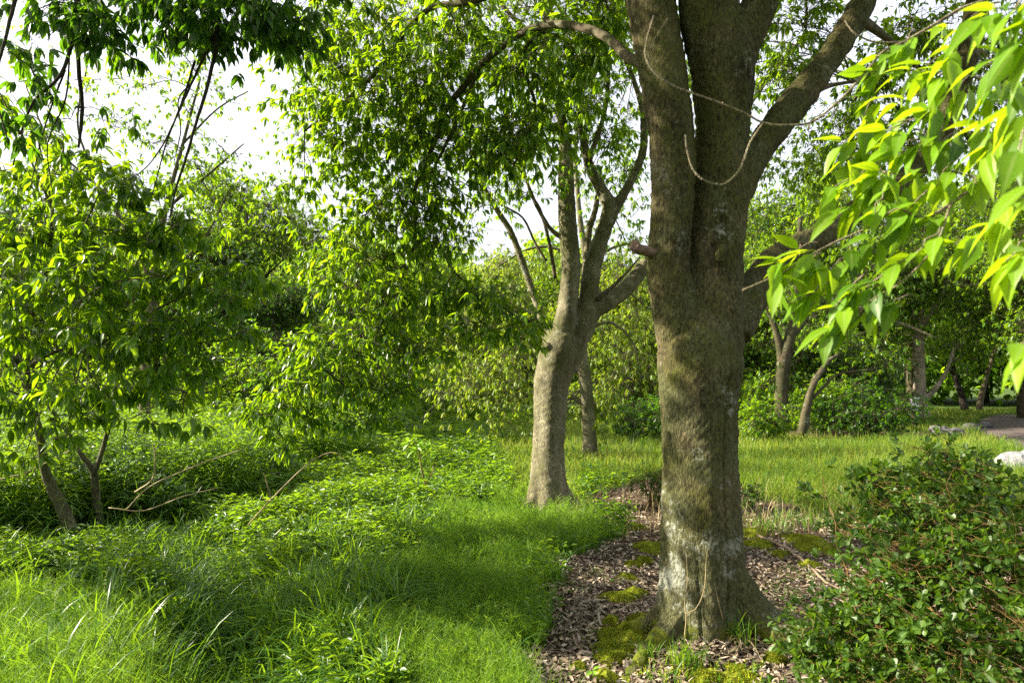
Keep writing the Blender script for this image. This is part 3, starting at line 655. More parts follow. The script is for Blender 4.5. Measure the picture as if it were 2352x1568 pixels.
root2([(bx - .15, by + .02, .14, .08), (bx - .45, by + .08, -.01, .055), (bx - .85, by + .2, -.05, .03)])
root2([(bx + .15, by + .05, .14, .08), (bx + .5, by + .25, .0, .05), (bx + 1.0, by + .45, -.01, .04), (bx + 1.5, by + .5, -.02, .03)])
def disp1(co):
    d = lump(co, 1, 1.0); x, y, z = co.T; front = (y < 4.32)
    for x0, w0, dp, z0, z1 in ((1.270, .011, .022, .12, 1.75), (1.085, .009, .014, -.1, .55), (1.34, .03, .012, .2, 1.5), (1.17, .04, -.014, .1, 1.2)):
        xx = x0 + .012 * np.sin(4 * z + x0 * 30) + (.03 * (z - .9) if x0 > 1.2 else 0)
        d -= front * dp * np.exp(-((x - xx) / w0) ** 2) * sstep(z0 - .1, z0 + .1, z) * sstep(z1 + .2, z1 - .2, z)
    return d
fuse(a, 'trunk', M['bark_big'], T1, .011, 4, disp1)
# broken stub at the left of the fork
a = Acc(); s = ptube(a, [(1505, 585, 22, 4.2), (1490, 578, 24, 4.18), (1468, 570, 26, 4.16), (1455, 562, 24, 4.15)], n=9, sides=9, flute=.25, rough=.12)
tag(a.build('dead_stub', M['cutwood'], T1), 'broken reddish stub of a dead branch')
# arching limb and the branches it carries to the left
a = Acc(); A1 = []
A1.append(ptube(a, [(1478, 150, 26, 4.4), (1440, 130, 24, 4.5), (1400, 92, 22, 4.7), (1340, 64, 20, 5.0), (1260, 57, 19, 5.3), (1190, 80, 18, 5.6), (1140, 118, 17, 5.9), (1100, 155, 16, 6.1), (1060, 205, 15, 6.3), (1025, 250, 13, 6.5), (1005, 310, 12, 6.6), (975, 380, 10, 6.8), (950, 450, 9, 6.9), (955, 530, 8, 7.0), (940, 600, 7, 7.0), (900, 680, 6, 7.0), (860, 770, 5, 7.0)], n=80, sides=10, flute=.05, rough=.05))
A1.append(ptube(a, [(1496, -60, 40, 4.3), (1380, -90, 30, 4.8), (1220, -40, 22, 5.4), (1075, 5, 16, 5.8), (1000, 15, 13, 6.0), (940, 60, 12, 6.2), (895, 130, 10, 6.4), (840, 190, 9, 6.5), (770, 250, 7, 6.6), (700, 300, 5, 6.6)], n=40, sides=8, rough=.05))
A1.append(ptube(a, [(1100, 155, 10, 6.1), (1070, 230, 9, 6.3), (1040, 300, 8, 6.5), (1010, 360, 7, 6.7), (985, 420, 6, 6.8), (990, 500, 5, 6.9), (1040, 620, 5, 6.9), (1120, 680, 5, 6.9), (1190, 730, 4, 6.9)], n=34, sides=7, rough=.05))
A1.append(ptube(a, [(940, 600, 6, 7.0), (900, 640, 6, 6.9), (840, 760, 5, 6.9), (790, 830, 4, 6.8), (720, 890, 3, 6.8), (640, 950, 2.5, 6.7)], n=24, sides=6, rough=.05))
A1.append(ptube(a, [(1220, -40, 18, 5.4), (1060, -120, 14, 6), (850, -110, 11, 6.6), (700, -40, 8, 6.9)], n=20, sides=6))
A1.append(ptube(a, [(1260, 57, 12, 5.3), (1200, 130, 9, 5.8), (1230, 260, 7, 6.2), (1180, 380, 5, 6.4)], n=20, sides=6, rough=.05))
A1.append(ptube(a, [(1965, 35, 30, 4.8), (2050, 100, 16, 6.0), (2150, 200, 12, 7.0), (2230, 330, 8, 7.5)], n=20, sides=6))
A1.append(ptube(a, [(1775, 300, 20, 4.5), (1830, 250, 14, 5.2), (1900, 200, 10, 6.0), (2010, 180, 7, 7.0)], n=20, sides=6))
A1.append(limC); A1.append(limD)
top = P(1600, -700, D1)
for q in ((.5, 2.4, 1.0), (-1.8, .8, 1.4), (1.8, -.6, .8), (-2.6, 2.2, .6), (2.6, 1.4, .6), (0, -1.2, 1.6), (-3.2, .4, .2)):
    c = spline(np.array([top - [0, 0, 1.2], top + np.array(q) * .5, top + np.array(q)]), 10); tube(a, c, np.linspace(.06, .02, 10), 6); A1.append(c)
anch = np.vstack(A1)
lf = Acc(); tw = a
B = [pb(720, 40, 110, 70, 6.6, .5, 60), (P(760, 150, 6.6), (.45, .4, .35), 46), pb(900, 90, 120, 80, 6.4, .6, 80), pb(860, 220, 120, 70, 6.5, .5, 75), pb(1060, 90, 110, 80, 6.2, .6, 80),
     pb(1020, 220, 120, 80, 6.4, .6, 90), pb(700, 220, 70, 60, 6.8, .4, 30), pb(1200, 160, 90, 80, 5.8, .5, 60), pb(1230, 300, 110, 80, 6.2, .6, 80), pb(1130, 340, 100, 70, 6.6, .5, 65), pb(980, 340, 110, 70, 6.7, .5, 70),
     pb(830, 330, 110, 60, 6.8, .5, 55), pb(740, 310, 80, 50, 6.9, .4, 30), pb(900, 430, 110, 70, 6.9, .5, 60), pb(780, 400, 90, 40, 7, .4, 26), pb(1020, 440, 70, 60, 6.9, .4, 36), pb(700, 430, 80, 26, 7.1, .3, 20),
     pb(930, 500, 100, 60, 7, .5, 60), pb(820, 500, 80, 40, 7, .4, 28), pb(1000, 560, 70, 70, 6.9, .4, 45), pb(760, 560, 80, 50, 7.1, .4, 34), pb(860, 590, 90, 60, 7, .5, 55), pb(790, 660, 80, 50, 7, .5, 45), pb(900, 690, 90, 60, 6.9, .5, 60),
     pb(1010, 690, 60, 50, 6.9, .4, 36), pb(1110, 680, 70, 45, 6.9, .4, 42), pb(1190, 740, 60, 40, 6.8, .4, 34), pb(1100, 760, 70, 30, 6.9, .4, 26), pb(830, 770, 100, 60, 6.9, .5, 65), pb(940, 800, 80, 60, 7, .5, 48), pb(740, 810, 70, 50, 6.8, .4, 38), pb(690, 880, 70, 50, 6.7, .4, 38), pb(790, 890, 90, 55, 6.8, .5, 52), pb(900, 900, 70, 50, 6.9, .4, 34), pb(640, 940, 60, 30, 6.6, .3, 26), pb(720, 960, 60, 30, 6.7, .3, 24), pb(640, 1010, 40, 24, 6.5, .2, 9), pb(830, 970, 60, 24, 6.8, .3, 14),
     pb(1330, 120, 70, 80, 5.6, .5, 50), pb(1400, 30, 60, 60, 5.4, .5, 36)]
foliage(lf, tw, anch, B, .114, .034, 6, 1, grav=.6, tight=.5, per=7, twig_r=.0025, br=.009, rmul=2.05)
# right hand side of the crown, in deeper shade
B = [pb(1850, 60, 90, 80, 6.5, .6, 70), pb(1800, 170, 70, 60, 7, .5, 40), pb(2000, 200, 100, 80, 7, .6, 70), pb(2100, 80, 110, 80, 6.5, .6, 75), pb(2200, 250, 100, 90, 7.2, .6, 60), pb(1930, 300, 80, 60, 7.5, .6, 40), pb(2050, 330, 110, 60, 7.4, .6, 50), pb(2300, 120, 90, 100, 6.5, .6, 60), pb(2310, 330, 80, 70, 7.5, .6, 40), pb(1900, 400, 80, 50, 8, .6, 34)]
foliage(lf, tw, anch, B, .098, .030, 6, 0, grav=.6, tight=.5, per=8, twig_r=.003, br=.01, rmul=2.6)
B = [pb(1590, 100, 50, 120, 9, .6, 40), pb(1740, 390, 80, 70, 9.5, .7, 60), pb(1850, 340, 90, 60, 9, .7, 60), pb(1720, 510, 60, 50, 10, .7, 36), pb(1760, 120, 70, 80, 8, .6, 50), pb(1590, 330, 40, 80, 10, .6, 24), pb(1700, 250, 50, 70, 9, .6, 34), pb(1960, 420, 80, 50, 10, .6, 40), pb(2150, 420, 120, 60, 9.5, .7, 60), pb(2300, 450, 80, 60, 9.5, .7, 40), pb(1440, 250, 50, 70, 10, .6, 26), pb(1450, 420, 40, 50, 10.5, .6, 16)]
foliage(lf, tw, anch, B, .11, .032, 6, 0, grav=.6, tight=.5, per=8, twig_r=.003, br=.01, rmul=1.3)
B = [pb(1450, 500, 40, 60, 11, .6, 22), pb(1430, 340, 50, 60, 11, .6, 26), pb(1340, 430, 40, 60, 11.5, .6, 14), pb(1580, 220, 40, 90, 9, .5, 30)]
foliage(lf, tw, anch, B, .11, .032, 6, 0, grav=.6, tight=.5, per=8, twig_r=.003, br=.01, rmul=1.6)
# crown overhead, above the picture
B = []
for i in range(64):
    q = rng.normal(0, 1, 3) * np.array([2.0, 1.9, .8]); c = np.array([1.0, 5.2, 6.9]) + q
    if c[2] < 4.4 + abs(c[1]) * .12 or c[1] < 2.2: continue
    B.append((c, (.6, .6, .42), 60))
for i in range(150):  # unseen canopy over and behind the camera, added to dim the sky light
    c = np.array([rng.uniform(-3.5, 7.5), rng.uniform(-7, 5.5), rng.uniform(5.8, 8.6)])
    if c[2] < 2.6 + .62 * c[1]: c[2] += 2
    B.append((c, (.9, .9, .5), 34))
foliage(lf, tw, anch, B, .15, .055, 5, 0, grav=.5, tight=.42, per=12, twig_r=.005, br=.02)
a.build('branches', M['bark_thin'], T1); lf.build('crown', M['oak'], T1)

# ---- the second tree, forked at head height
D2 = 8.6; b2 = G(1262, 1162); D2 = b2[1]
T2 = thing('forked_tree', b2, 'slimmer grey green trunk forking into several stems left of the largest tree', 'tree')
a = Acc()
ptube(a, [(1262, 1200, 124), (1262, 1165, 108), (1262, 1120, 88), (1260, 1034, 76), (1264, 960, 76), (1267, 879, 82), (1283, 813, 92), (1296, 770, 84)], D2, n=34, sides=32, flute=.11, seed=1)
ptube(a, [(1278, 840, 64), (1288, 780, 56), (1302, 715, 48), (1311, 616, 45), (1304, 517, 45), (1300, 430, 40), (1298, 330, 30), (1285, 250, 24), (1262, 120, 20), (1250, -60, 16)], D2 - .05, n=36, sides=16, flute=.05, seed=2)
ptube(a, [(1300, 850, 56), (1325, 780, 54), (1346, 715, 48), (1360, 616, 42), (1386, 530, 38), (1400, 478, 36), (1378, 430, 27), (1352, 375, 24), (1335, 280, 18), (1330, 100, 14)], D2 + .08, n=36, sides=16, flute=.05, seed=3)
ptube(a, [(1400, 500, 30), (1425, 458, 24), (1452, 410, 22), (1478, 340, 19), (1475, 250, 16), (1450, 170, 14), (1428, 110, 13), (1405, 20, 12), (1400, -100, 10)], D2 + .1, n=30, sides=12, seed=4)
ptube(a, [(1335, 770, 50, D2 + .1), (1362, 715, 44, D2 + .1), (1400, 690, 40, D2 + .12), (1440, 660, 37, D2 + .2), (1490, 598, 33, D2 + .3), (1530, 520, 30, D2 + .5), (1600, 420, 26, D2 + .8), (1720, 300, 20, D2 + 1)], n=30, sides=14, seed=5, flute=.05)
ptube(a, [(1262, 800, 28, D2 - .1), (1248, 742, 20, D2 + .1), (1222, 665, 18, D2 + .2), (1197, 595, 17, D2 + .2), (1172, 530, 15, D2 + .2), (1140, 480, 13, D2 + .2), (1105, 420, 11, D2 + .2), (1085, 360, 8, D2 + .2), (1050, 260, 7, D2)], n=34, sides=10, seed=6)
ptube(a, [(1340, 680, 18, D2 + .3), (1348, 600, 20, D2 + .4), (1352, 530, 19, D2 + .4), (1368, 480, 14, D2 + .4), (1380, 380, 10, D2 + .4)], n=18, sides=8)
ptube(a, [(1262, 800, 22, D2 - .28), (1252, 792, 20, D2 - .38)], n=4, sides=10)
for q in ((-.30, -.16), (-.1, -.34), (.14, -.30), (.34, -.12), (.42, .12), (-.34, .1)):
    c = np.array([[b2[0] + q[0] * .25, b2[1] + q[1] * .25, b2[2] + .35, .09], [b2[0] + q[0] * .6, b2[1] + q[1] * .6, b2[2] + .1, .07], [b2[0] + q[0], b2[1] + q[1], b2[2] + .02, .045], [b2[0] + q[0] * 1.7, b2[1] + q[1] * 1.7, b2[2] - .04, .03]]); s = spline(c, 10); tube(a, s[:, :3], s[:, 3], 10)
fuse(a, 'trunk', M['bark_mid'], T2, .018, 4, lambda co: lump(co, 1, .8))
a = Acc(); A2 = []
def br2(*pp, n=22): A2.append(ptube(a, pp, n=n, sides=6, rough=.06))
br2((1290, 300, 18, D2), (1240, 280, 14, D2 - .2), (1180, 283, 10, D2 - .4), (1120, 330, 7, D2 - .5))
br2((1310, 560, 12, D2), (1260, 520, 10, D2), (1215, 430, 8, D2), (1190, 330, 6, D2))
br2((1275, 640, 10, D2 + .3), (1262, 560, 8, D2 + .3), (1240, 480, 7, D2 + .3), (1210, 440, 5, D2 + .3))
br2((1255, 600, 6, D2 + .3), (1230, 560, 6, D2 + .3), (1200, 500, 5, D2 + .3), (1150, 470, 4, D2 + .3))
br2((1370, 690, 10, D2), (1410, 655, 9, D2 - .1), (1440, 625, 6, D2 - .1), (1470, 590, 3, D2 - .1), n=14)
br2((1330, 200, 14, D2), (1350, 80, 10, D2), (1380, -40, 8, D2))
br2((1352, 375, 14, D2), (1390, 250, 10, D2), (1400, 120, 8, D2))
br2((1262, 120, 14, D2), (1160, 20, 10, D2), (1080, -100, 8, D2))
br2((1600, 420, 16, D2 + .8), (1750, 200, 10, D2 + 1.2), (1850, 80, 8, D2 + 1.3))
br2((1280, 940, 5, D2), (1310, 915, 5, D2 + .1), (1340, 930, 4, D2 + .2), n=10)
A2.append(spline(path3([(1304, 517, 1), (1300, 400, 1), (1290, 300, 1), (1262, 120, 1), (1250, -60, 1)], D2)[:, :3], 16)); A2.append(spline(path3([(1400, 478, 1), (1478, 340, 1), (1428, 110, 1), (1400, -100, 1)], D2)[:, :3], 14))
lf = Acc(); tw = a
B = [pb(1270, 220, 90, 90, D2, .7, 95), pb(1350, 250, 80, 90, D2, .7, 85), pb(1180, 330, 80, 60, D2 - .4, .5, 55), pb(1380, 130, 80, 90, D2, .7, 80), pb(1400, 330, 60, 60, D2 + .2, .5, 40), pb(1250, 60, 110, 80, D2, .7, 100), pb(1130, 120, 120, 100, D2 + .3, .7, 90), pb(1000, 150, 130, 110, D2 + .8, .7, 90), pb(870, 260, 130, 90, D2 + 1.2, .6, 70), pb(1040, 320, 120, 80, D2 + .8, .6, 70), pb(1110, 440, 80, 50, D2 + .2, .5, 36), pb(1190, 460, 50, 50, D2, .4, 18), pb(1420, 30, 70, 80, D2, .6, 50), pb(1300, 400, 40, 40, D2 - .3, .3, 14), pb(1440, 560, 40, 30, D2 + .5, .4, 12), pb(900, 60, 130, 80, D2 + 1.2, .7, 80), pb(750, 140, 90, 80, D2 + 1.6, .6, 50), pb(1060, 540, 60, 50, D2 + .6, .5, 24), pb(1420, 430, 50, 50, D2 + .6, .4, 16), pb(700, 330, 80, 60, D2 + 1.8, .5, 30), pb(920, 400, 90, 60, D2 + 1.2, .5, 35)]
foliage(lf, tw, np.vstack(A2), B, .105, .030, 6, 0, grav=.65, tight=.52, per=8, twig_r=.003, br=.011, rmul=2.3)
B = []
for i in range(26):
    c = np.array([b2[0], b2[1] + .6, 8.1]) + rng.normal(0, 1, 3) * np.array([2.0, 1.6, .9])
    B.append((c, (.7, .7, .5), 40))
foliage(lf, tw, np.vstack(A2), B, .12, .038, 5, 0, tight=.36, per=10, twig_r=.005, br=.02)
a.build('branches', M['bark_thin'], T2); lf.build('crown', M['lime'], T2)

# ---- the slim tree with yellowing leaves behind it
b3 = G(1358, 1052); D3 = b3[1]
T3 = thing('slim_tree', b3, 'slim dark trunk with drooping yellowish leaves just behind the forked tree', 'tree')
a = Acc()
m3 = ptube(a, [(1362, 1075, 44), (1358, 1050, 38), (1353, 1000, 31), (1350, 940, 29), (1344, 870, 30), (1336, 820, 28), (1340, 760, 24), (1352, 690, 20), (1346, 600, 16), (1330, 480, 12), (1320, 350, 9)], D3, n=46, sides=12, flute=.08, rough=.03)
A3 = [m3]
for pp in ([(1336, 830, 12), (1322, 800, 9), (1260, 740, 7), (1180, 700, 5), (1100, 660, 3)], [(1345, 860, 10), (1300, 850, 7), (1200, 840, 5), (1090, 840, 3)], [(1347, 930, 8), (1325, 915, 6), (1310, 905, 4), (1295, 910, 3)], [(1340, 760, 12), (1400, 740, 8), (1450, 780, 5), (1470, 850, 3)], [(1350, 690, 10), (1420, 660, 7), (1480, 700, 4)], [(1346, 620, 10), (1290, 575, 8), (1220, 570, 6), (1130, 620, 4)], [(1346, 600, 9), (1440, 560, 6), (1500, 600, 4)], [(1342, 885, 6), (1300, 930, 4), (1270, 950, 3)]):
    A3.append(ptube(a, pp, D3, n=16, sides=6, rough=.06))
lf = Acc(); tw = a
B = [pb(1110, 860, 90, 60, D3, .8, 60), pb(1180, 800, 70, 50, D3, .7, 46), pb(1060, 900, 70, 50, D3 - .3, .7, 44), pb(1150, 930, 70, 50, D3 - .3, .7, 46), pb(1190, 870, 50, 50, D3 - .5, .5, 34), pb(1040, 840, 50, 40, D3, .5, 22), pb(1180, 985, 40, 20, D3 - .5, .4, 14), pb(1160, 700, 90, 60, D3, .8, 46), pb(1150, 610, 100, 40, D3 + .6, .8, 46), pb(1240, 620, 60, 50, D3 + .5, .6, 26), pb(1060, 740, 70, 60, D3, .6, 30),
     pb(1440, 820, 60, 70, D3, .6, 50), pb(1460, 720, 60, 60, D3 + .3, .6, 45), pb(1400, 900, 40, 50, D3, .4, 24), pb(1380, 970, 25, 40, D3 - .2, .3, 10), pb(1420, 620, 60, 50, D3 + .3, .6, 36), pb(1480, 600, 50, 50, D3 + .5, .5, 26), pb(1350, 540, 60, 50, D3 + .3, .6, 24), pb(1420, 760, 50, 50, D3 + .5, .5, 30), pb(1340, 660, 50, 40, D3 + .5, .5, 16)]
foliage(lf, tw, np.vstack(A3), B, .125, .036, 6, 0, grav=.8, tight=.5, per=8, twig_r=.003, br=.011, hang=.8, rmul=2.2)
a.build('trunk', M['bark_mid'], T3); lf.build('crown', M['bronze'], T3)

# ---- the leafy tree at the left, on two thin leaning stems
b4 = G(182, 1262); TL = thing('leaning_tree', b4, 'leafy young tree on thin leaning stems at the left edge', 'tree')
d0 = b4[1]; g2 = G(232, 1238)
a = Acc()
s1 = ptube(a, [(186, 1290, 32, d0), (172, 1240, 30, d0), (150, 1180, 27, d0 - .05), (120, 1120, 24, d0 - .15), (105, 1080, 20, d0 - .25), (92, 1000, 17, d0 - .5), (75, 930, 15, d0 - .7), (60, 840, 13, d0 - .9), (70, 740, 11, d0 - 1.2), (110, 620, 9, d0 - 1.4), (120, 480, 7, d0 - 1.6)], n=50, sides=12, rough=.04, flute=.05)
s2 = ptube(a, [(238, 1262, 26, g2[1]), (232, 1220, 22, g2[1]), (222, 1150, 18, g2[1] - .1), (215, 1085, 15, g2[1] - .2), (188, 1045, 11, g2[1] - .3), (150, 985, 9, g2[1] - .5), (110, 930, 7, g2[1] - .7)], n=34, sides=10, rough=.04)
s3 = ptube(a, [(215, 1090, 12, g2[1] - .2), (230, 1050, 11, g2[1] - .3), (250, 980, 10, g2[1] - .5), (262, 920, 9, g2[1] - .7), (275, 840, 8, g2[1] - 1), (310, 740, 7, g2[1] - 1.3), (300, 640, 6, g2[1] - 1.5), (340, 560, 5, g2[1] - 1.6)], n=40, sides=8, rough=.04)
AL = [s1[20:], s2[22:], s3[14:]]
for pp in ([(275, 840, 7, d0 - 1), (350, 800, 6, d0 - 1.2), (430, 790, 4, d0 - 1.3), (520, 780, 3, d0 - 1.4)], [(310, 740, 6, d0 - 1.3), (400, 690, 5, d0 - 1.5), (500, 650, 4, d0 - 1.6), (580, 670, 3, d0 - 1.7)], [(60, 840, 8, d0 - .9), (150, 800, 6, d0 - 1.4), (230, 800, 4, d0 - 1.8)], [(70, 740, 7, d0 - 1.2), (20, 640, 6, d0 - 1.5), (-40, 560, 4, d0 - 1.7)],
           [(110, 620, 6, d0 - 1.4), (180, 540, 5, d0 - 1.7), (230, 440, 3, d0 - 1.9)], [(340, 560, 4, d0 - 1.6), (420, 510, 3, d0 - 1.7), (470, 500, 2, d0 - 1.8)], [(262, 920, 5, d0 - .7), (340, 910, 4, d0 - 1), (430, 900, 3, d0 - 1.2)], [(75, 930, 6, d0 - .7), (30, 900, 5, d0 - 1), (-40, 880, 4, d0 - 1.3)], [(300, 640, 5, d0 - 1.5), (230, 660, 4, d0 - 2), (170, 700, 3, d0 - 2.2)]):
    AL.append(ptube(a, pp, n=20, sides=6, rough=.08))
lf = Acc(); tw = a
dl = d0 - 1.4
B = [pb(60, 420, 90, 60, dl, .4, 28), pb(170, 400, 80, 60, dl - .2, .4, 28), pb(290, 440, 80, 50, dl, .4, 24), pb(60, 540, 100, 70, dl - .2, .5, 36), pb(200, 530, 100, 70, dl - .2, .5, 38), pb(340, 540, 80, 60, dl, .4, 28), pb(430, 520, 70, 40, dl, .3, 16), pb(80, 670, 110, 80, dl - .2, .5, 42), pb(230, 660, 100, 70, dl - .4, .5, 40), pb(370, 640, 90, 60, dl, .5, 34), pb(480, 630, 80, 40, dl - .2, .4, 22), pb(560, 640, 50, 30, dl - .3, .3, 9), pb(90, 790, 110, 80, dl, .5, 42), pb(240, 790, 110, 70, dl - .3, .5, 42), pb(380, 760, 90, 60, dl, .5, 32), pb(490, 760, 70, 40, dl, .4, 18), pb(80, 900, 100, 60, dl - .1, .4, 30), pb(220, 890, 90, 50, dl - .2, .4, 26), pb(350, 860, 80, 50, dl, .4, 22), pb(450, 850, 60, 40, dl, .3, 12), pb(60, 980, 70, 30, dl - .2, .3, 12), pb(190, 960, 60, 26, dl, .3, 9), pb(40, 300, 60, 60, dl + .3, .4, 10), pb(-80, 600, 100, 160, dl, .6, 40), pb(-90, 850, 90, 100, dl, .5, 26), pb(410, 930, 50, 30, dl + .2, .3, 6), pb(520, 700, 70, 40, dl - .1, .3, 12), pb(560, 770, 40, 30, dl, .3, 6), pb(330, 960, 50, 24, dl - .2, .3, 5), pb(420, 960, 40, 24, dl, .3, 4), pb(150, 1010, 60, 20, dl - .3, .3, 5), pb(60, 1040, 50, 30, dl - .3, .3, 5), pb(120, 300, 60, 50, dl, .4, 7), pb(30, 220, 50, 60, dl, .4, 7), pb(230, 360, 60, 30, dl, .4, 7), pb(420, 440, 50, 24, dl, .3, 4), pb(-20, 1010, 60, 30, dl - .3, .3, 8)]
for i in range(26):  # extra clumps, nearly all unseen at the left, added to shade the hollow
    c = np.array([rng.uniform(-9.0, -4.4), rng.uniform(4.5, 6.7), 0]); c[2] = rng.uniform(1.7, 5.2); B.append((c, (.6, .5, .45), 17))
foliage(lf, tw, np.vstack(AL), B, .128, .040, 6, 2, grav=.55, tight=.36, per=6, twig_r=.003, br=.008, wave=.03, rmul=1.65, hang=.7)
a.build('trunk', M['bark_mid'], TL); lf.build('crown', M['oak'], TL)

# ---- branches hanging in from the top left
T5 = thing('hanging_branch', P(420, -300, 4.2), 'dark bare hanging twigs with a dense leafy mass at the top left', 'branch'); a = Acc(); A5 = []
for pp in ([(520, -300, 26, 4.0), (505, -60, 16, 4.0), (500, 60, 11, 4.0), (492, 130, 9, 4.0), (470, 220, 8, 4.0), (448, 290, 7, 4.0), (425, 370, 6, 4.0), (405, 430, 5, 4.0), (390, 500, 3, 4.0)],
           [(492, 80, 7, 4.0), (455, 160, 6, 4.1), (430, 215, 5, 4.1), (400, 280, 4, 4.1), (370, 340, 3.5, 4.1), (330, 390, 2.5, 4.1), (280, 420, 2, 4.1)], [(448, 140, 6, 4.2), (420, 230, 5, 4.2), (385, 320, 4, 4.2), (365, 390, 3, 4.2), (350, 450, 2, 4.2)],
           [(180, -200, 22, 4.1), (178, 40, 13, 4.1), (180, 140, 10, 4.1), (188, 230, 9, 4.1), (186, 290, 8, 4.1), (180, 340, 5, 4.1)], [(178, 60, 9, 4.0), (140, 170, 8, 3.9), (80, 230, 6, 3.8), (50, 300, 5, 3.8), (30, 380, 3, 3.8)], [(150, 160, 5, 4.0), (120, 240, 4, 4.0), (95, 320, 3, 4.0), (70, 430, 2, 4.0)], [(160, 130, 4, 4), (150, 230, 4, 4), (110, 330, 3, 4), (120, 440, 2, 4)], [(60, -100, 12, 3.2), (20, 60, 8, 3.2), (-10, 200, 5, 3.2), (20, 330, 3, 3.2)], [(440, 190, 4, 4.1), (410, 230, 3, 4.1), (415, 300, 3, 4.1), (400, 370, 2, 4.1)],
           [(505, -60, 12, 4), (600, 0, 8, 4), (700, 60, 5, 4)], [(300, -200, 16, 4.2), (320, -20, 9, 4.2), (300, 70, 5, 4.2)]):
    A5.append(ptube(a, pp, n=30, sides=7, rough=.10))
lf = Acc(); tw = a
B = [pb(90, 20, 90, 50, 4, .4, 22), pb(230, 50, 90, 60, 4.1, .4, 42), pb(360, 30, 90, 50, 4.2, .4, 40), pb(490, 60, 80, 50, 4.0, .4, 42), pb(600, 50, 70, 50, 3.9, .4, 34), pb(700, 50, 70, 40, 4.1, .4, 24), pb(560, 20, 90, 40, 4.1, .4, 34), pb(250, 110, 60, 30, 4.1, .3, 10), pb(30, 130, 50, 60, 3.6, .3, 9), pb(90, 220, 60, 70, 4.0, .4, 9), pb(40, 300, 50, 60, 3.8, .3, 10), pb(170, 250, 50, 60, 4.1, .3, 6), pb(420, 60, 60, 40, 4.3, .3, 20), pb(300, -120, 300, 80, 4.2, .6, 90), pb(650, -120, 200, 80, 4.2, .6, 60)]
for i in range(46):  # unseen leaf clumps above the frame, added to shade the large trunk
    c = np.array([rng.uniform(-5.2, -.4), rng.uniform(2.2, 6.0), 0]); c[2] = max(1.9 + .62 * c[1], 3.9) + rng.uniform(.2, 1.7); B.append((c, (.55, .55, .34), 15))
foliage(lf, tw, np.vstack(A5), B, .10, .036, 6, 1, grav=.8, tight=.45, per=6, twig_r=.0025, br=.007, hang=.6, rmul=1.7)
a.build('branches', M['bark_dark'], T5); lf.build('leaves', M['dark'], T5)
# thin airy crown farther off, seen against the sky
T6 = thing('airy_tree', G(330, 1010), 'thin airy tree whose sparse leaves stand against the white sky', 'tree'); a = Acc(); A6 = []
for pp in ([(330, 1010, 26, 12), (335, 850, 22, 12), (350, 650, 18, 12), (380, 480, 12, 12), (420, 330, 8, 12), (460, 180, 5, 12)], [(350, 650, 12, 12), (250, 450, 8, 12), (180, 300, 5, 12), (200, 150, 4, 12)], [(380, 480, 9, 12), (480, 400, 6, 12), (560, 330, 3, 12)], [(250, 450, 7, 12), (120, 330, 5, 12), (60, 200, 3, 12)], [(420, 330, 6, 12), (500, 250, 4, 12), (570, 210, 3, 12)], [(350, 650, 7, 12), (460, 560, 5, 12), (530, 430, 3, 12)]):
    A6.append(ptube(a, pp, n=24, sides=7, rough=.05))
lf = Acc(); tw = a
B = [pb(520, 230, 60, 40, 12, .8, 13), pb(430, 260, 50, 60, 12, .8, 16), pb(500, 330, 50, 40, 12, .8, 13), pb(550, 370, 40, 30, 12, .6, 9), pb(450, 380, 60, 50, 12, .8, 24), pb(330, 200, 70, 50, 12, .8, 26), pb(260, 280, 70, 60, 12, .8, 28), pb(350, 330, 60, 50, 12, .8, 26), pb(180, 180, 70, 70, 12, .8, 24), pb(120, 330, 70, 60, 12, .8, 24), pb(480, 450, 60, 40, 12, .8, 24), pb(530, 450, 40, 30, 12, .6, 9), pb(300, 420, 80, 60, 12, .8, 34), pb(420, 520, 90, 60, 12, .8, 40), pb(450, 160, 50, 50, 12, .8, 20), pb(380, 120, 70, 50, 12, .8, 20), pb(60, 120, 70, 60, 12, .8, 20), pb(250, 560, 90, 50, 12, 1, 22), pb(100, 500, 90, 60, 12, 1, 22)]
foliage(lf, tw, np.vstack(A6), B, .12, .038, 5, 0, grav=.7, tight=.45, per=5, twig_r=.004, br=.012, rmul=1.9)
a.build('trunk', M['bark_thin'], T6); lf.build('crown', M['lime'], T6)

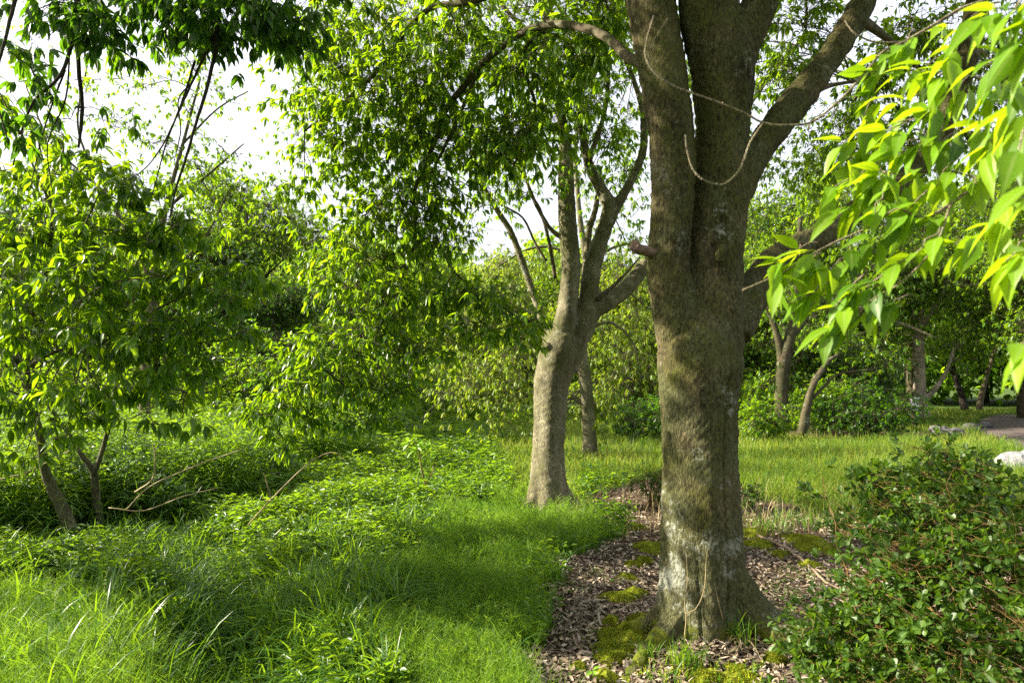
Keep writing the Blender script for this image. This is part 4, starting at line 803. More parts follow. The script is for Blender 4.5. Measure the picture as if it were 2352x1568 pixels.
# ---- foreground branch at the right with bright young leaves
T7 = thing('foreground_branch', P(2420, 60, 1.5), 'bright green foreground branch with pale bare twigs reaching across the trunk', 'branch'); a = Acc(); lf = Acc()
TW = [[(2420, -60, 22, 1.7), (2300, -10, 16, 1.65), (2210, 20, 12, 1.6), (2148, 56, 10, 1.55), (2076, 97, 8.5, 1.5), (2030, 118, 8, 1.5), (1994, 159, 8, 1.5), (1950, 210, 8, 1.5), (1912, 246, 7.5, 1.5), (1861, 282, 7, 1.5), (1800, 288, 7, 1.5), (1753, 282, 7, 1.5), (1701, 256, 7, 1.5), (1624, 226, 6, 1.5), (1557, 202, 6, 1.5), (1511, 174, 5.5, 1.5), (1486, 141, 4.5, 1.5), (1483, 103, 4, 1.5), (1501, 36, 2.5, 1.5)],
      [(1491, 150, 3.5, 1.5), (1498, 102, 3, 1.5), (1534, 41, 2, 1.5)],
      [(1753, 282, 6.5, 1.5), (1722, 330, 6.5, 1.5), (1700, 388, 6, 1.49), (1660, 424, 5.5, 1.48), (1615, 412, 5, 1.48), (1590, 385, 5, 1.48), (1578, 345, 5, 1.48), (1574, 310, 5, 1.48)],
      [(1861, 282, 4, 1.5), (1858, 296, 2.5, 1.49)],
      [(2076, 97, 6, 1.5), (2010, 97, 6, 1.5), (1964, 77, 5, 1.5), (1940, 48, 3.5, 1.5)],
      [(2460, 120, 22, 1.4), (2350, 220, 16, 1.4), (2300, 320, 13, 1.38), (2250, 410, 11, 1.36), (2184, 467, 10, 1.35), (2120, 500, 8, 1.35), (2060, 480, 7, 1.36), (2000, 520, 6, 1.38), (1923, 554, 6.5, 1.4), (1856, 590, 6.5, 1.4), (1790, 630, 6.5, 1.4), (1706, 666, 6, 1.4)],
      [(2184, 467, 7, 1.35), (2150, 560, 6, 1.3), (2080, 640, 5, 1.3), (2000, 690, 4, 1.3)], [(2300, 320, 8, 1.38), (2220, 300, 6, 1.4), (2150, 270, 5, 1.4), (2060, 280, 4, 1.45)],
      [(2250, 410, 7, 1.36), (2160, 390, 5, 1.4), (2060, 400, 4, 1.42), (1980, 380, 3.5, 1.5)], [(2350, 220, 8, 1.4), (2250, 180, 6, 1.4), (2170, 170, 5, 1.42), (2090, 160, 4, 1.48)],
      [(2350, 220, 8, 1.4), (2260, 120, 6, 1.3), (2200, 60, 4, 1.25)], [(1945, 600, 4, 1.38), (2035, 722, 9, 1.36), (2090, 750, 9, 1.35), (2150, 776, 4, 1.34)], [(2460, 420, 9, 1.0), (2380, 370, 7, .95), (2330, 380, 5, .9)], [(2460, 780, 9, .95), (2380, 810, 6, .9), (2330, 800, 5, .88)]]
for pp in TW: ptube(a, [(q[0], q[1], q[2] * .78, q[3]) for q in pp], n=max(10, 5 * len(pp)), sides=8, rough=.06)
# spurs and node rings that roughen the bare twigs
for pp in TW[:1] + TW[2:3]:
    s = spline(path3(pp), 160)
    for i in range(12, 158, 9):
        q = rng.normal(0, 1, 3); c = s[i, :3]; tube(a, np.array([c, c + nrm(q) * s[i, 3] * 1.7]), [s[i, 3] * .8, s[i, 3] * .4], 5)
TN = a
RS = [(1790, 640, 1.4, 5), (1850, 680, 1.38, 6), (1960, 740, 1.34, 5), (1900, 760, 1.34, 4), (2050, 690, 1.32, 5), (1830, 620, 1.42, 5), (1990, 290, 1.48, 6), (1950, 370, 1.5, 5), (2060, 450, 1.4, 6), (2110, 330, 1.4, 6), (2000, 430, 1.45, 6), (2150, 430, 1.36, 5), (1930, 480, 1.45, 5), (2030, 300, 1.42, 6), (2230, 350, 1.3, 4), (2180, 130, 1.3, 5), (2260, 220, 1.25, 4), (2310, 600, 1.15, 5), (2150, 58, 1.5, 5), (2076, 105, 1.48, 6), (2030, 125, 1.5, 5), (2000, 165, 1.5, 5), (2090, 165, 1.46, 6), (2130, 150, 1.42, 6), (2170, 172, 1.4, 6), (2190, 235, 1.38, 5), (1985, 225, 1.5, 5), (2060, 235, 1.46, 6), (2120, 265, 1.4, 6), (1935, 330, 1.5, 5), (1985, 345, 1.5, 6), (2055, 345, 1.44, 6), (1965, 410, 1.46, 6), (2030, 400, 1.42, 6), (1915, 430, 1.46, 5), (2095, 395, 1.4, 6), (2160, 330, 1.38, 4), (2010, 490, 1.38, 6), (2075, 490, 1.36, 6), (2140, 500, 1.35, 6), (2220, 430, 1.36, 4), (1820, 580, 1.4, 6), (1780, 600, 1.4, 5), (1865, 600, 1.4, 4), (1905, 620, 1.38, 6), (1950, 600, 1.38, 6), (2000, 560, 1.36, 6), (1935, 680, 1.34, 6), (1905, 715, 1.34, 5), (1990, 660, 1.32, 6), (2060, 600, 1.32, 6), (2120, 570, 1.3, 6), (2190, 560, 1.3, 5), (2250, 540, 1.28, 5), (2300, 500, 1.2, 5), (2340, 560, 1.2, 5), (2240, 300, 1.3, 4), (2300, 260, 1.2, 4), (2230, 40, 1.2, 5), (2290, 30, 1.1, 5), (2340, 90, 1.0, 5), (2250, 150, 1.2, 5), (2330, 190, 1.05, 4), (2340, 345, .86, 5), (2345, 790, .82, 6), (2380, 420, .8, 4), (2360, 250, 1.1, 5), (2330, 20, 1.0, 4)]
for px, py, d, k in RS:
    p = P(px, py, d)[None]; D = np.array([[-.75 + rng.normal(0, .3), rng.normal(-.1, .3), -.35 + rng.normal(0, .25)]])
    q = p - nrm(D) * .05 + [0, 0, .015]; twigs(TN, q, p, .0016, .0012, .05, 5, 3)
    rosettes(lf, p, D, k + 1, .100 * rng.uniform(.8, 1.1), .031, 2, grav=.48, spread=(.2, 1.25), droop=.34, fold=.28, wave=.03, base=.05)
TN.build('twigs', M['twig_orange'], T7); a.build('branches', M['twig_pale'], T7); lf.build('leaves', M['young'], T7)

# ---- dark glossy shrub at the lower right
T8 = thing('glossy_shrub', (1.75, 2.7, float(H(1.75, 2.7))), 'dark glossy small leaved shrub with orange twigs at the lower right', 'shrub'); a = Acc(); A8 = []
for i in range(17):
    b = np.array([1.75 + rng.normal(0, .22), 2.75 + rng.normal(0, .25), 0]); b[2] = H(b[0], b[1]); px, py = rng.uniform(1870, 2420), rng.uniform(1000, 1420); d = rng.uniform(2.3, 3.4)
    if px < 2050: py = max(py, 1090)
    t = P(px, py, d); c = np.array([b, b * .6 + t * .4 + [0, 0, .12], t]); s = spline(c, 14); s += rng.normal(0, .006, s.shape); tube(a, s, np.linspace(.006, .0015, 14), 6); A8.append(s[4:])
lf = Acc(); tw = a
B = [pb(2170, 1030, 70, 60, 2.9, .2, 20), pb(2230, 1095, 60, 50, 2.8, .3, 24), pb(2120, 1110, 80, 50, 2.9, .3, 30), pb(1990, 1080, 50, 30, 3.0, .2, 10), pb(2010, 1150, 70, 50, 2.9, .3, 26), pb(1960, 1220, 50, 40, 2.9, .3, 14), pb(2340, 1175, 60, 40, 2.7, .3, 22), pb(2180, 1200, 110, 60, 2.7, .3, 56), pb(2060, 1250, 90, 60, 2.7, .3, 40), pb(2300, 1260, 90, 80, 2.5, .3, 56), pb(2160, 1330, 120, 70, 2.5, .35, 70), pb(2020, 1350, 80, 60, 2.6, .3, 34), pb(2300, 1400, 100, 80, 2.3, .35, 60), pb(2160, 1450, 110, 70, 2.4, .35, 66), pb(2020, 1440, 90, 50, 2.6, .3, 40), pb(1900, 1440, 70, 40, 2.7, .2, 26), pb(1860, 1500, 60, 40, 2.7, .2, 26), pb(1950, 1520, 90, 50, 2.6, .3, 44), pb(2090, 1540, 110, 50, 2.4, .3, 60), pb(2270, 1530, 120, 60, 2.2, .3, 64), pb(2400, 1350, 80, 150, 2.3, .3, 50), pb(2130, 1640, 300, 60, 2.3, .4, 90), pb(1860, 1130, 20, 20, 3.0, .1, 3)]
foliage(lf, tw, np.vstack(A8), B, .036, .021, 7, 3, grav=-.15, tight=.4, per=5, twig_r=.0012, br=.002, hang=-.5, sag=0, droop=.1, rmul=2.5, spread=(.4, 1.4))
a.build('stems', M['twig_orange'], T8); lf.build('leaves', M['shrub'], T8)

# ------------------------------------------------------------------ woodland behind
def make_tree(h, R_, n, leaf, mat, bark, low=0.25, forks=3, name='background_tree', lean=0.0, lw=.34):
    """one tree at the origin: returns its trunk and crown meshes"""
    a = Acc(); lf = Acc(); anc = []; tr = h * .020 + .03
    trunk = spline(np.array([[0, 0, -.15], [lean * .3, 0, h * .18], [lean * .8, rng.normal(0, .1), h * .42], [lean + rng.normal(0, .15), rng.normal(0, .2), h * .85]]), 16)
    tube(a, trunk, np.linspace(tr, tr * .25, 16), 9, .08, rng.random() * 9); anc.append(trunk[4:])
    for i in range(forks + 4):
        b = trunk[rng.integers(3, 12)]; q = rng.random() * 6.28; e = b + np.array([np.cos(q) * R_ * .8, np.sin(q) * R_ * .8, h * rng.uniform(.12, .4)]); e[2] = min(e[2], h * .9)
        s = spline(np.array([b, b * .6 + e * .4 + [0, 0, h * .05], e]), 9); s[1:] += rng.normal(0, .04, (8, 3)); tube(a, s, np.linspace(tr * .5, tr * .12, 9), 6); anc.append(s[3:])
    nb = 36; B = []
    for i in range(nb):
        t = rng.random(); z = h * (low + (1 - low) * t); prof = math.sqrt(max(.05, 1 - (2 * max(t, .35) - 1) ** 2)) if t > .35 else .82 + .3 * t
        q = rng.random() * 6.28; rr = R_ * prof * rng.uniform(.35, .95)
        s = R_ * rng.uniform(.28, .42); B.append((np.array([np.cos(q) * rr + lean, np.sin(q) * rr, min(z, h - s * .5)]), (s, s, s * .62), n / nb))
    foliage(lf, a, np.vstack(anc), B, leaf, leaf * lw, 6, 0, grav=.6, tight=.5, per=10, twig_r=.006, br=.02, rmul=3.2)
    return a.mesh('trunk', bark), lf.mesh('crown', mat)
def put(name, meshes, px, d, sc, rz, label, cat='tree', group=None, sz=1.0, x=None):
    xx = (px - 1176) / FPX * d if x is None else x
    o = thing(name, (xx, d, float(H(xx, d))), label, cat, group); o.scale = (sc, sc, sc * sz); o.rotation_euler[2] = rz
    for me in meshes:
        if me is None: continue
        c = bpy.data.objects.new(me.name.split('.')[0], me); C.collection.objects.link(c); c.parent = o
    return o
mt_dark = make_tree(7, 2.6, 1500, .17, M['dark'], M['bark_thin'], .06)
mt_oak = make_tree(8, 3.0, 1500, .17, M['oak'], M['bark_dim'], .22)
mt_lime = make_tree(7, 2.8, 1400, .17, M['lime'], M['bark_thin'], .12)
mt_bronze = make_tree(6.5, 2.6, 1300, .17, M['bronze'], M['bark_thin'], .10)
mt_tall = make_tree(11, 3.8, 2000, .19, M['oak'], M['bark_dim'], .34)
G1 = 'woodland trees behind the left hollow'; G2 = 'woodland trees beyond the meadow at the right'
put('woodland_tree', mt_oak, 555, 19, .86, .4, 'rounded green tree standing highest behind the hollow, beside the open sky', group=G1)
put('woodland_tree', mt_dark, 640, 17, .52, 1.9, 'low dark evergreen tree at the far edge of the hollow, right of the rounded tree', group=G1)
put('woodland_tree', mt_dark, 470, 18, .74, 3.0, 'dark evergreen tree half hidden by the leafy young tree', group=G1)
put('woodland_tree', mt_lime, 690, 27, .98, 1.0, 'yellow green sunlit tree below the gap of open sky', group=G1)
put('woodland_tree', mt_lime, 590, 33, 1.2, 2.2, 'pale green tree peeping over the dark evergreens', group=G1)
put('woodland_tree', mt_oak, 250, 21, .80, 2.0, 'green tree behind the thin leaning stems', group=G1)
put('woodland_tree', mt_dark, 60, 18, .84, 5.0, 'dark tree behind the leafy young tree at the left edge', group=G1)
put('woodland_tree', mt_dark, 800, 22, .62, 4.0, 'dark low tree behind the drooping limb of the largest tree', group=G1)
put('woodland_tree', mt_lime, 930, 27, .92, 5.2, 'light green tree behind the lower drooping foliage', group=G1)
put('woodland_tree', mt_bronze, 1130, 31, 1.12, .3, 'yellowish tree seen left of the forked trunk', group=G1)
put('woodland_tree', mt_lime, 1030, 36, 1.10, .9, 'pale far tree left of the yellowish tree', group=G1)
put('woodland_tree', mt_bronze, 1440, 24, .92, 2.6, 'yellow green tree between the forked trunk and the largest trunk', group=G1)
put('woodland_tree', mt_lime, 1290, 36, 1.15, 4.6, 'pale far tree showing between the forked stems', group=G1)
put('woodland_tree', mt_oak, 1740, 30, 1.15, .7, 'green tree just right of the largest trunk, beyond the meadow', group=G2)
put('woodland_tree', mt_lime, 1780, 24, .72, 2.7, 'sunlit low tree beside the round shrubs beyond the meadow', group=G2)
put('woodland_tree', mt_tall, 1960, 27, .95, 1.2, 'broad green tree shading the dark thicket beyond the meadow', group=G2)
put('woodland_tree', mt_dark, 1960, 24, .66, .2, 'dark dense low tree in the thicket beyond the meadow', group=G2)
put('woodland_tree', mt_oak, 2090, 34, 1.3, 3.3, 'tall tree behind the pale trunk', group=G2)
put('woodland_tree', mt_tall, 2345, 28, .95, 4.4, 'dark leafy tree above the path at the right', group=G2)
put('woodland_tree', mt_tall, 2470, 22, .85, 1.4, 'dark tree at the right edge above the path', group=G2)
put('woodland_tree', mt_oak, 2260, 46, 1.4, 1.4, 'far pale tree at the end of the path', group=G2)
put('woodland_tree', mt_oak, 1620, 26, .9, 1.0, 'tree mostly hidden behind the largest trunk', group=G2)

# trunks that show at the right
def bare_tree(name, base, limbs, d, mat, label, blobs, lmat, leaf=.15):
    g = np.array([*P(base[0], base[1], d)[:2], 0]); g[2] = H(g[0], g[1]); o = thing(name, g, label, 'tree', G2); a = Acc(); an = []
    for l in limbs: an.append(ptube(a, l, d, n=6 * len(l), sides=9, flute=.08, rough=.04)[4:])
    lf = Acc(); tw = a
    foliage(lf, tw, np.vstack(an), [pb(*b[:4], d + b[4], b[5], b[6]) for b in blobs], leaf, leaf * .36, 6, 0, tight=.45, per=8, twig_r=.006, br=.015, rmul=2.2)
    a.build('trunk', mat, o); lf.build('crown', lmat, o); return o
bare_tree('woodland_tree', (1800, 985), [[(1792, 1000, 34), (1795, 900, 28), (1800, 830, 30), (1812, 780, 26), (1830, 700, 18), (1834, 600, 14), (1838, 500, 10)], [(1795, 830, 20), (1785, 770, 15), (1765, 710, 12), (1750, 650, 8)], [(1815, 775, 18), (1850, 730, 13), (1890, 640, 10)]], 19, M['bark_dim'], 'forked tree with a grey trunk just right of the largest trunk, beyond the meadow',
          [(1760, 600, 70, 60, .5, 1, 30), (1850, 640, 80, 60, .5, 1, 34), (1780, 700, 60, 40, 0, .8, 16), (1860, 520, 90, 60, .8, 1, 34), (1900, 720, 70, 40, .8, .8, 16), (1770, 880, 60, 40, .8, .8, 20)], M['oak'])
bare_tree('woodland_tree', (1850, 980), [[(1842, 1000, 24), (1852, 940, 19), (1866, 890, 15), (1884, 855, 13), (1902, 830, 11), (1925, 815, 7)], [(1862, 900, 12), (1872, 868, 11), (1892, 850, 9), (1900, 848, 5)], [(1866, 915, 7), (1900, 880, 6), (1930, 858, 5), (2010, 848, 4)]], 18, M['bark_dim'], 'leaning pale tree bending over the dark thicket beyond the meadow',
          [(1960, 780, 80, 40, .5, .8, 40), (2030, 830, 60, 30, .5, .8, 24), (1920, 760, 60, 40, .6, .8, 24)], M['oak'])
bare_tree('woodland_tree', (2118, 955), [[(2122, 975, 46), (2118, 955, 36), (2112, 920, 30), (2112, 860, 26), (2110, 780, 26), (2112, 700, 22), (2120, 600, 16)], [(2112, 960, 16), (2120, 925, 13), (2150, 890, 11), (2175, 850, 8), (2190, 800, 5)], [(2110, 780, 14), (2095, 720, 10), (2080, 650, 7)], [(2113, 760, 12), (2150, 700, 12), (2180, 640, 8)]], 27, M['bark_pale'], 'sunlit pale trunk beside the small white box at the right',
          [(2070, 640, 70, 50, 1, 1, 40), (2180, 680, 80, 50, 1, 1, 44), (2030, 760, 50, 40, 1, 1, 20), (2200, 800, 60, 40, .8, 1, 34), (2240, 740, 80, 50, .8, 1, 44), (2130, 590, 100, 50, 1, 1, 50), (2200, 860, 50, 16, -.5, .6, 8)], M['oak'], .19)
bare_tree('woodland_tree', (2215, 935), [[(2216, 940, 17), (2208, 905, 14), (2195, 870, 12), (2190, 830, 9), (2200, 780, 7)], [(2195, 870, 6), (2180, 850, 5), (2160, 830, 3)]], 32, M['bark_dark'], 'thin dark leaning tree beyond the pale trunk',
          [(2200, 780, 60, 30, 0, 1, 30), (2240, 810, 50, 30, 0, 1, 24)], M['lime'], .2)
bare_tree('woodland_tree', (2250, 930), [[(2248, 940, 14), (2256, 900, 12), (2270, 850, 9), (2290, 790, 7)]], 31, M['bark_thin'], 'small leaning tree beside the path at the right', [(2290, 780, 60, 40, 0, 1, 34)], M['lime'], .2)

# shrubs
def shrub(px, d, rx, h, n, leaf, mat, label, group=None, cover=M['bark_thin']):
    x = (px - 1176) / FPX * d; z = float(H(x, d)); o = thing('shrub', (x, d, z), label, 'shrub', group); a = Acc(); lf = Acc(); an = []
    for i in range(7):
        e = np.array([x + rng.normal(0, .4) * rx, d + rng.normal(0, .4) * rx, z + h * rng.uniform(.5, .9)]); s = spline(np.array([[x, d, z - .03], [x * .5 + e[0] * .5, d * .5 + e[1] * .5, z + h * .4], e]), 8); tube(a, s, np.linspace(.02, .006, 8) * h / 1.5, 5); an.append(s[1:])
    B = [(np.array([x + rng.uniform(-.75, .75) * rx, d + rng.uniform(-.6, .6) * rx, z + h * rng.uniform(.15, .8)]), (rx * .4, rx * .4, h * .26), n / 9) for _ in range(14)]
    foliage(lf, a, np.vstack(an), B, leaf, leaf * .42, 6, 0, grav=.1, tight=.5, per=7, twig_r=.003, br=.008, hang=-.2, rmul=1.8)
    a.build('stems', cover, o); lf.build('leaves', mat, o); return o
shrub(1470, 17, .75, 1.35, 260, .10, M['dark'], 'rounded dark green shrub between the yellowish tree and the largest trunk')
shrub(1745, 17, .7, 1.1, 240, .10, M['oak'], 'rounded green shrub at the right of the largest trunk, at the meadow edge')
shrub(1700, 22, 1.0, 1.9, 260, .12, M['lime'], 'pale green shrub behind the rounded shrub at the meadow edge')
shrub(1985, 19, 1.3, 1.7, 420, .12, M['dark'], 'broad dark thicket shrub under the leaning pale tree')
shrub(1890, 20, .9, 1.6, 260, .12, M['oak'], 'dark shrub behind the foot of the leaning pale tree')
shrub(1490, 8.6, .25, .55, 60, .05, M['shrub'], 'small dark shrub against the left side of the largest trunk, behind it', cover=M['twig_orange'])
shrub(1715, 8.2, .22, .35, 40, .045, M['shrub'], 'tiny shrub just right of the largest trunk')
shrub(560, 15, 1.3, 2.3, 420, .12, M['oak'], 'green undergrowth shrub at the far side of the hollow, left one')
shrub(650, 14.5, 1.0, 2.0, 380, .12, M['dark'], 'dark undergrowth shrub nearest the drooping foliage')
shrub(440, 15, 1.2, 2.0, 300, .12, M['dark'], 'dark undergrowth shrub behind the two thin stems')
shrub(920, 19, 1.3, 1.8, 300, .12, M['oak'], 'green shrub under the drooping foliage, left of the yellowish leaves')
shrub(1050, 22, 1.4, 2.0, 300, .13, M['oak'], 'green shrub in the distance behind the yellowish leaves')
shrub(250, 14, 1.2, 1.8, 300, .12, M['oak'], 'green undergrowth shrub seen between the thin stems')
shrub(80, 13, 1.2, 1.8, 300, .12, M['oak'], 'green undergrowth shrub at the far left')

# the far wood: one mass
lf = Acc(); n = 60000; th = np.concatenate([rng.uniform(-.85, .85, n)]); r = rng.uniform(46, 66, n)
x = r * np.sin(th); y = r * np.cos(th); top = 9.6 + 1.5 * np.sin(th * 23) + 1.2 * np.sin(th * 41 + r * .5) + .8 * np.sin(th * 90 + r); z = H(x, y) + top * rng.random(n) ** .55
q = rng.normal(0, 1, (n, 3)); rosettes(lf, np.stack([x, y, z], 1), q, 4, .55, .26, 0, grav=.5)
tag(lf.build('far_wood', M['lime']), 'far off green wood closing the view behind all the trees', 'wood', kind='stuff')

# ------------------------------------------------------------------ small things
def tuft(px, py, n, h, wd, label, lean=.7, mat='blade', spread=.03, dead=False):
    g = G(px, py); o = thing('grass_tuft', g, label, 'grass'); a = Acc()
    blades(a, g[0] + rng.normal(0, spread, n), g[1] + rng.normal(0, spread, n), rng.uniform(.5, 1, n) * h, np.full(n, wd), lean, 5)
    a.build('blades', M[mat], o)
    if dead:
        a = Acc(); m = n // 2; blades(a, g[0] + rng.normal(0, spread, m), g[1] + rng.normal(0, spread, m), rng.uniform(.5, 1, m) * h * .6, np.full(m, wd), 1.6, 5); a.build('dead_blades', M['straw'], o)
    return o
tuft(1570, 1540, 70, .22, .006, 'tall grass tuft in front of the foot of the largest trunk', .5, spread=.045, dead=True)
tuft(1490, 1520, 36, .20, .005, 'thin grass tuft left of the tall one before the largest trunk', .7, dead=True)
tuft(1700, 1480, 50, .26, .006, 'grass tuft growing against the right foot of the largest trunk', .6, dead=True)
tuft(1760, 1215, 120, .22, .006, 'grass clump on the dead leaves right behind the largest trunk', .5, spread=.16)
tuft(1840, 1205, 120, .24, .006, 'grass clump left of the glossy shrub, at the edge of the dead leaves', .5, spread=.16)
tuft(1345, 1200, 60, .22, .006, 'small grass clump at the foot of the forked tree, right side', .5, spread=.1)
# yellow-flowered stonecrop at the bottom
for px, py, n, lb in ((1530, 1560, 90, 'yellow flowered stonecrop clump at the bottom edge, left of the other'), (1690, 1560, 70, 'yellow flowered stonecrop clump at the bottom edge, right of the other')):
    g = G(px, py); o = thing('stonecrop', g, lb, 'plant', 'yellow flowered stonecrop'); a = Acc(); f = Acc(); x = g[0] + rng.normal(0, .11, n); y = g[1] + rng.normal(0, .06, n); h = rng.uniform(.03, .08, n)
    b = np.stack([x, y, H(x, y)], 1); t = b + np.stack([rng.normal(0, .012, n), rng.normal(0, .012, n), h], 1); twigs(a, b, t, .0015, .001, 0, 3, 2)
    rosettes(a, b * .4 + t * .6, np.tile([0, 0, 1.0], (n, 1)), 7, .013, .005, 0, grav=0, spread=(.4, 1.2)); k = rng.random(n) < .6
    rosettes(f, t[k], np.tile([0, 0, 1.0], (k.sum(), 1)), 6, .010, .005, 0, grav=0, spread=(.5, 1.3)); a.build('stems', M['sprout'], o); f.build('flowers', M['yellow'], o)
def sprout(px, py, h, L, W, k, label, mat='sprout', name='broadleaf_plant', stemh=.3):
    g = G(px, py); o = thing(name, g, label, 'plant'); a = Acc(); f = Acc(); tube(a, spline(np.array([g, g + [.01, 0, h * .5], g + [0, .01, h]]), 6), np.linspace(.003, .002, 6), 5)
    m = 2 if h > .12 else 1
    for i in range(m): rosettes(f, (g + [0, 0, h * (1 - .4 * i)])[None], np.array([[0, 0, 1.0]]), k, L, W, 2, grav=.2, spread=(.6, 1.4), droop=.3)
    a.build('stem', M['blade'], o); f.build('leaves', M[mat], o)
sprout(1362, 1566, .06, .07, .026, 5, 'bright broad leaved seedling at the bottom edge left of the stonecrop')
sprout(180, 1440, .20, .075, .04, 7, 'pale broad leaved weed in the sunlit grass at the lower left')
sprout(32, 1545, .12, .07, .045, 6, 'broad leaved weed in the lower left corner')
sprout(1405, 1082, .22, .10, .08, 5, 'young plant with round leaves right of the slim dark trunk', 'oak')
sprout(1310, 1250, .05, .05, .02, 4, 'little seedling at the edge of the dead leaves')
# thin sapling in the middle of the meadow
g = G(985, 1168); o = thing('sapling', g, 'thin reddish sapling stem with a few yellow green leaves in the middle of the meadow', 'sapling'); a = Acc(); f = Acc()
s = ptube(a, [(990, 1175, 5), (982, 1130, 4), (970, 1085, 3.5), (965, 1050, 3), (962, 1020, 2)], g[1], n=20, sides=6, rough=.1); ptube(a, [(980, 1110, 3), (995, 1080, 2.5), (1000, 1050, 2)], g[1], n=10, sides=5); ptube(a, [(965, 1050, 2), (950, 1030, 2), (935, 1015, 1.5)], g[1], n=8, sides=5)
for px, py in ((962, 1018), (985, 1020), (935, 1015), (1000, 1045), (950, 1035)): rosettes(f, P(px, py, g[1])[None], np.array([[rng.normal(), 0, .3]]), 5, .13, .045, 1, grav=.1)
a.build('stem', M['twig_orange'], o); f.build('leaves', M['sprout'], o)
# dry arching stems
for i, (pp, lb) in enumerate((([(570, 1205, 3.5), (620, 1150, 3.5), (690, 1080, 3), (740, 1045, 3), (775, 1040, 2.5), (792, 1060, 2)], 'long dry stem arching over the meadow at centre left'), ([(608, 1150, 4), (622, 1148, 3.5), (616, 1120, 3), (606, 1085, 2.5)], 'short kinked dry stem below the long arching one'), ([(290, 1170, 4), (340, 1120, 3.5), (400, 1090, 3), (460, 1065, 3), (560, 1030, 2)], 'long dry stem slanting over the weeds right of the thin stems'), ([(310, 1130, 5), (350, 1100, 4), (356, 1050, 3), (352, 1020, 2.5)], 'kinked dry stem just right of the thin stems'), ([(250, 1165, 3), (330, 1172, 3), (420, 1140, 3), (500, 1120, 2)], 'low dry stem crossing the shaded weeds'), ([(0, 1100, 4), (60, 1085, 4), (110, 1060, 3), (170, 1030, 3)], 'dry stem at the left edge beside the leaning stem'))):
    d = 6.2 - .2 * (i % 3); o = Acc(); ptube(o, pp, d, n=24, sides=5, rough=.15); tag(o.build('dry_stem', M['straw']), lb, 'dry stem', 'dry stems in the weeds')
# nodding seed heads
for i, (px, py, h, s) in enumerate(((355, 1330, 70, 1), (385, 1300, 60, 1), (430, 1400, 90, 1), (275, 1400, 90, -1), (520, 1340, 60, -1), (245, 1360, 80, 1), (545, 1400, 70, 1), (160, 1440, 80, -1), (480, 1300, 60, 1), (310, 1290, 60, -1), (620, 1420, 50, 1), (95, 1340, 60, 1))):
    g = G(px, py + 70); d = g[1]; a = Acc(); f = Acc(); o = thing('nodding_grass', g, 'grass stem with a pale nodding seed head in the shaded hollow at the lower left', 'grass', 'nodding seed heads')
    py -= 45; c = np.array([g, P(px + 3 * s, py - h * .1, d), P(px + 12 * s, py - h * .55, d), P(px + 28 * s, py - h * .5, d), P(px + 36 * s, py, d)]); s_ = spline(c, 24); tube(a, s_[:18], np.linspace(.0022, .0014, 18), 5); m = 60; k = rng.integers(14, 24, m)
    leaves(f, s_[k], nrm(rng.normal(0, 1, (m, 3)) + [0, 0, -1]), rng.normal(0, 1, (m, 3)), np.full(m, .014), np.full(m, .004), rng.random(m), .2, .3, 0); a.build('stem', M['blade'], o); f.build('seed_head', M['seed'], o)
# vine stem on the big trunk
for pp, lb in (([(1572, 1465, 3, 4.02), (1576, 1420, 3, 4.03), (1573, 1380, 2.5, 4.05), (1579, 1330, 2, 4.06), (1576, 1270, 1.6, 4.07)], 'straight dry vine stem climbing the foot of the largest trunk'), ([(1576, 1408, 2.5, 4.02), (1600, 1395, 2.5, 4.0), (1618, 1350, 2.5, 4.0), (1622, 1290, 2, 4.02), (1628, 1240, 1.6, 4.04)], 'curved dry vine stem on the bark of the largest trunk'), ([(1660, 1420, 2.5, 4.02), (1650, 1380, 2, 4.02), (1640, 1330, 2, 4.03), (1650, 1290, 1.6, 4.05)], 'thin dry vine stem at the right of the lichen patches')):
    a = Acc(); ptube(a, pp, n=18, sides=5, rough=.1); tag(a.build('vine_stem', M['straw']), lb, 'vine', 'dry vine stems on the largest trunk')
# fallen branch and sticks
a = Acc(); c = []
for px, py, r in ((1740, 1235, .012), (1800, 1262, .014), (1850, 1300, .012), (1900, 1345, .009), (1950, 1370, .006)):
    g = G(px, py); c.append([g[0], g[1], g[2] + .03, r])
s = spline(np.array(c), 24); s[:, :3] += rng.normal(0, .004, (24, 3)); tube(a, s[:, :3], s[:, 3], 7, .1); tag(a.build('fallen_branch', M['wood']), 'thin fallen branch on the dead leaves left of the glossy shrub', 'branch')
a = Acc(); c = []
for px, py, r in ((1316, 1465, .008), (1326, 1490, .009), (1342, 1505, .007)):
    g = G(px, py); c.append([g[0], g[1], g[2] + .02, r])
s = spline(np.array(c), 10); tube(a, s[:, :3], s[:, 3], 7, .1); tag(a.build('fallen_stick', M['wood']), 'short curved stick on the dead leaves at the edge of the feathery grass', 'stick')
# rocks by the path
def rock(px, py, r, sq, mat, label, group=None):
    g = G(px, py); n, k = 10, 16; a = Acc(); s = rng.random(6) * 9; V = []
    for i in range(n + 1):
        ph = math.pi * i / n
        for j in range(k):
            th = 2 * math.pi * j / k; v = np.array([math.sin(ph) * math.cos(th), math.sin(ph) * math.sin(th), math.cos(ph)])
            f = 1 + .2 * math.sin(3 * v[0] + s[0]) * math.sin(4 * v[1] + s[1]) + .13 * math.sin(6 * v[2] + s[2]) + .07 * math.sin(11 * v[0] + 9 * v[1] + s[3]); f = min(f, 1.04 + .1 * v[0])
            V.append(g + v * r * f * np.array([1.2, .9, sq]) + [0, 0, r * sq * .5])
    i = np.arange(n)[:, None] * k; j = np.arange(k)[None]; j2 = (j + 1) % k
    a.add(np.array(V), None, np.stack([i + j, i + k + j, i + k + j2, i + j2], -1).reshape(-1, 4)); o = a.build('rock', mat, smooth=False); tag(o, label, 'rock', group)
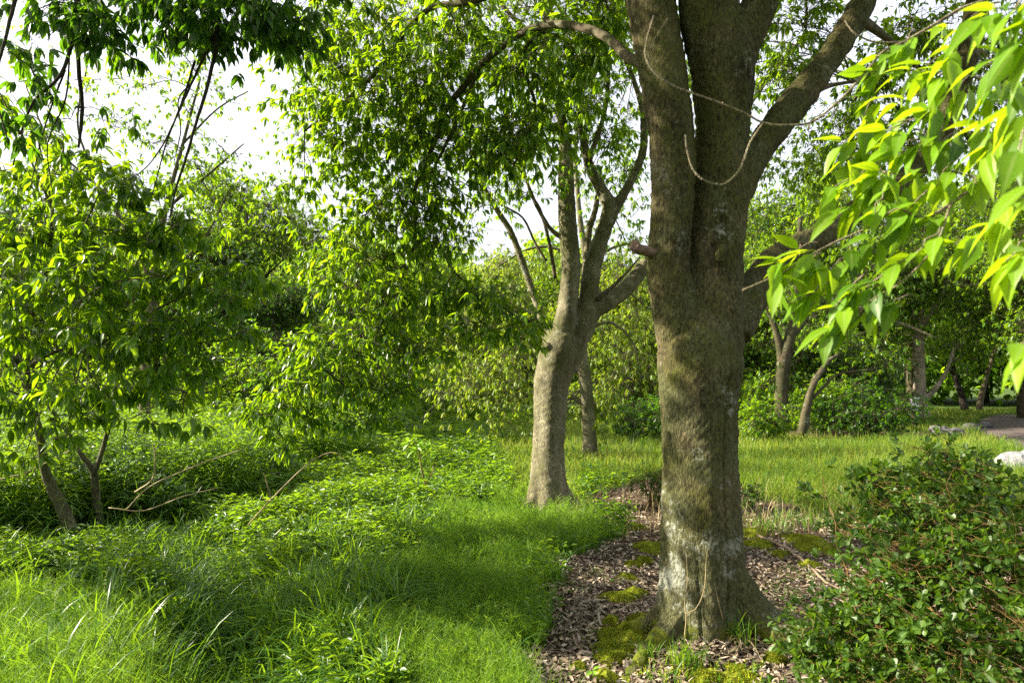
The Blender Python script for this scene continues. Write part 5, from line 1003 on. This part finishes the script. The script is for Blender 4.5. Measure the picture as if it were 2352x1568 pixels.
rock(2330, 1085, .30, .8, M['whiterock'], 'large white boulder at the right edge beside the path')
rock(2372, 1080, .30, .8, M['whiterock'], 'white boulder cut by the right edge of the picture')
GR = 'grey stones edging the path'
for px, py, r, lb in ((2165, 1000, .26, 'leftmost grey stone at the near edge of the path'), (2195, 1002, .24, 'second grey stone from the left beside the path'), (2150, 992, .2, 'small grey stone just above the leftmost one'), (2228, 990, .24, 'third grey stone from the left, under the bright leaves'), (2262, 984, .22, 'grey stone farthest right beside the path')): rock(px, py, r, .7, M['rock'], lb, GR)
# white box on its post
d = 22.0; p = P(2098, 972, d); x = p[0]; z = float(H(x, d)); o = thing('marker_post', (x, d, z), 'small white box on a wooden post in front of the pale trunk', 'post')
def box(acc, c, s, bev=.15):
    c = np.array(c); s = np.array(s) / 2; b = min(s) * bev; V = []
    for zz, k in ((-1, 1), (1, 1)):
        for q in ((-1, -1), (1, -1), (1, 1), (-1, 1)): V.append(c + s * np.array([q[0], q[1], zz]))
    V = np.array(V); acc.add(V, None, [[0, 3, 2, 1], [4, 5, 6, 7], [0, 1, 5, 4], [1, 2, 6, 5], [2, 3, 7, 6], [3, 0, 4, 7]])
a = Acc(); tube(a, np.array([[x, d, z - .1], [x, d, z + .4], [x + .01, d, z + .98]]), [.055, .05, .05], 10, .03); a.build('post', M['wood'], o)
a = Acc(); box(a, (x + .02, d - .07, z + .78), (.22, .09, .42)); a.build('box', M['signwhite'], o, smooth=False); a = Acc(); box(a, (x + .02, d - .07, z + 1.0), (.26, .13, .03)); a.build('cap', M['signwhite'], o, smooth=False)
# stakes by the leaning tree
for px, py, h, lean, r, lb in ((1832, 985, .75, .05, .035, 'upright wooden stake left of the leaning pale tree'), (1878, 985, .65, -.45, .022, 'thin slanting stake right of the leaning pale tree')):
    g = G(px, py); a = Acc(); tube(a, np.array([g - [0, 0, .1], g + [lean * .5, 0, h * .5], g + [lean, 0, h]]), [r, r, r * .9], 8, .05); tag(a.build('wooden_stake', M['wood']), lb, 'stake', 'wooden stakes beyond the meadow')
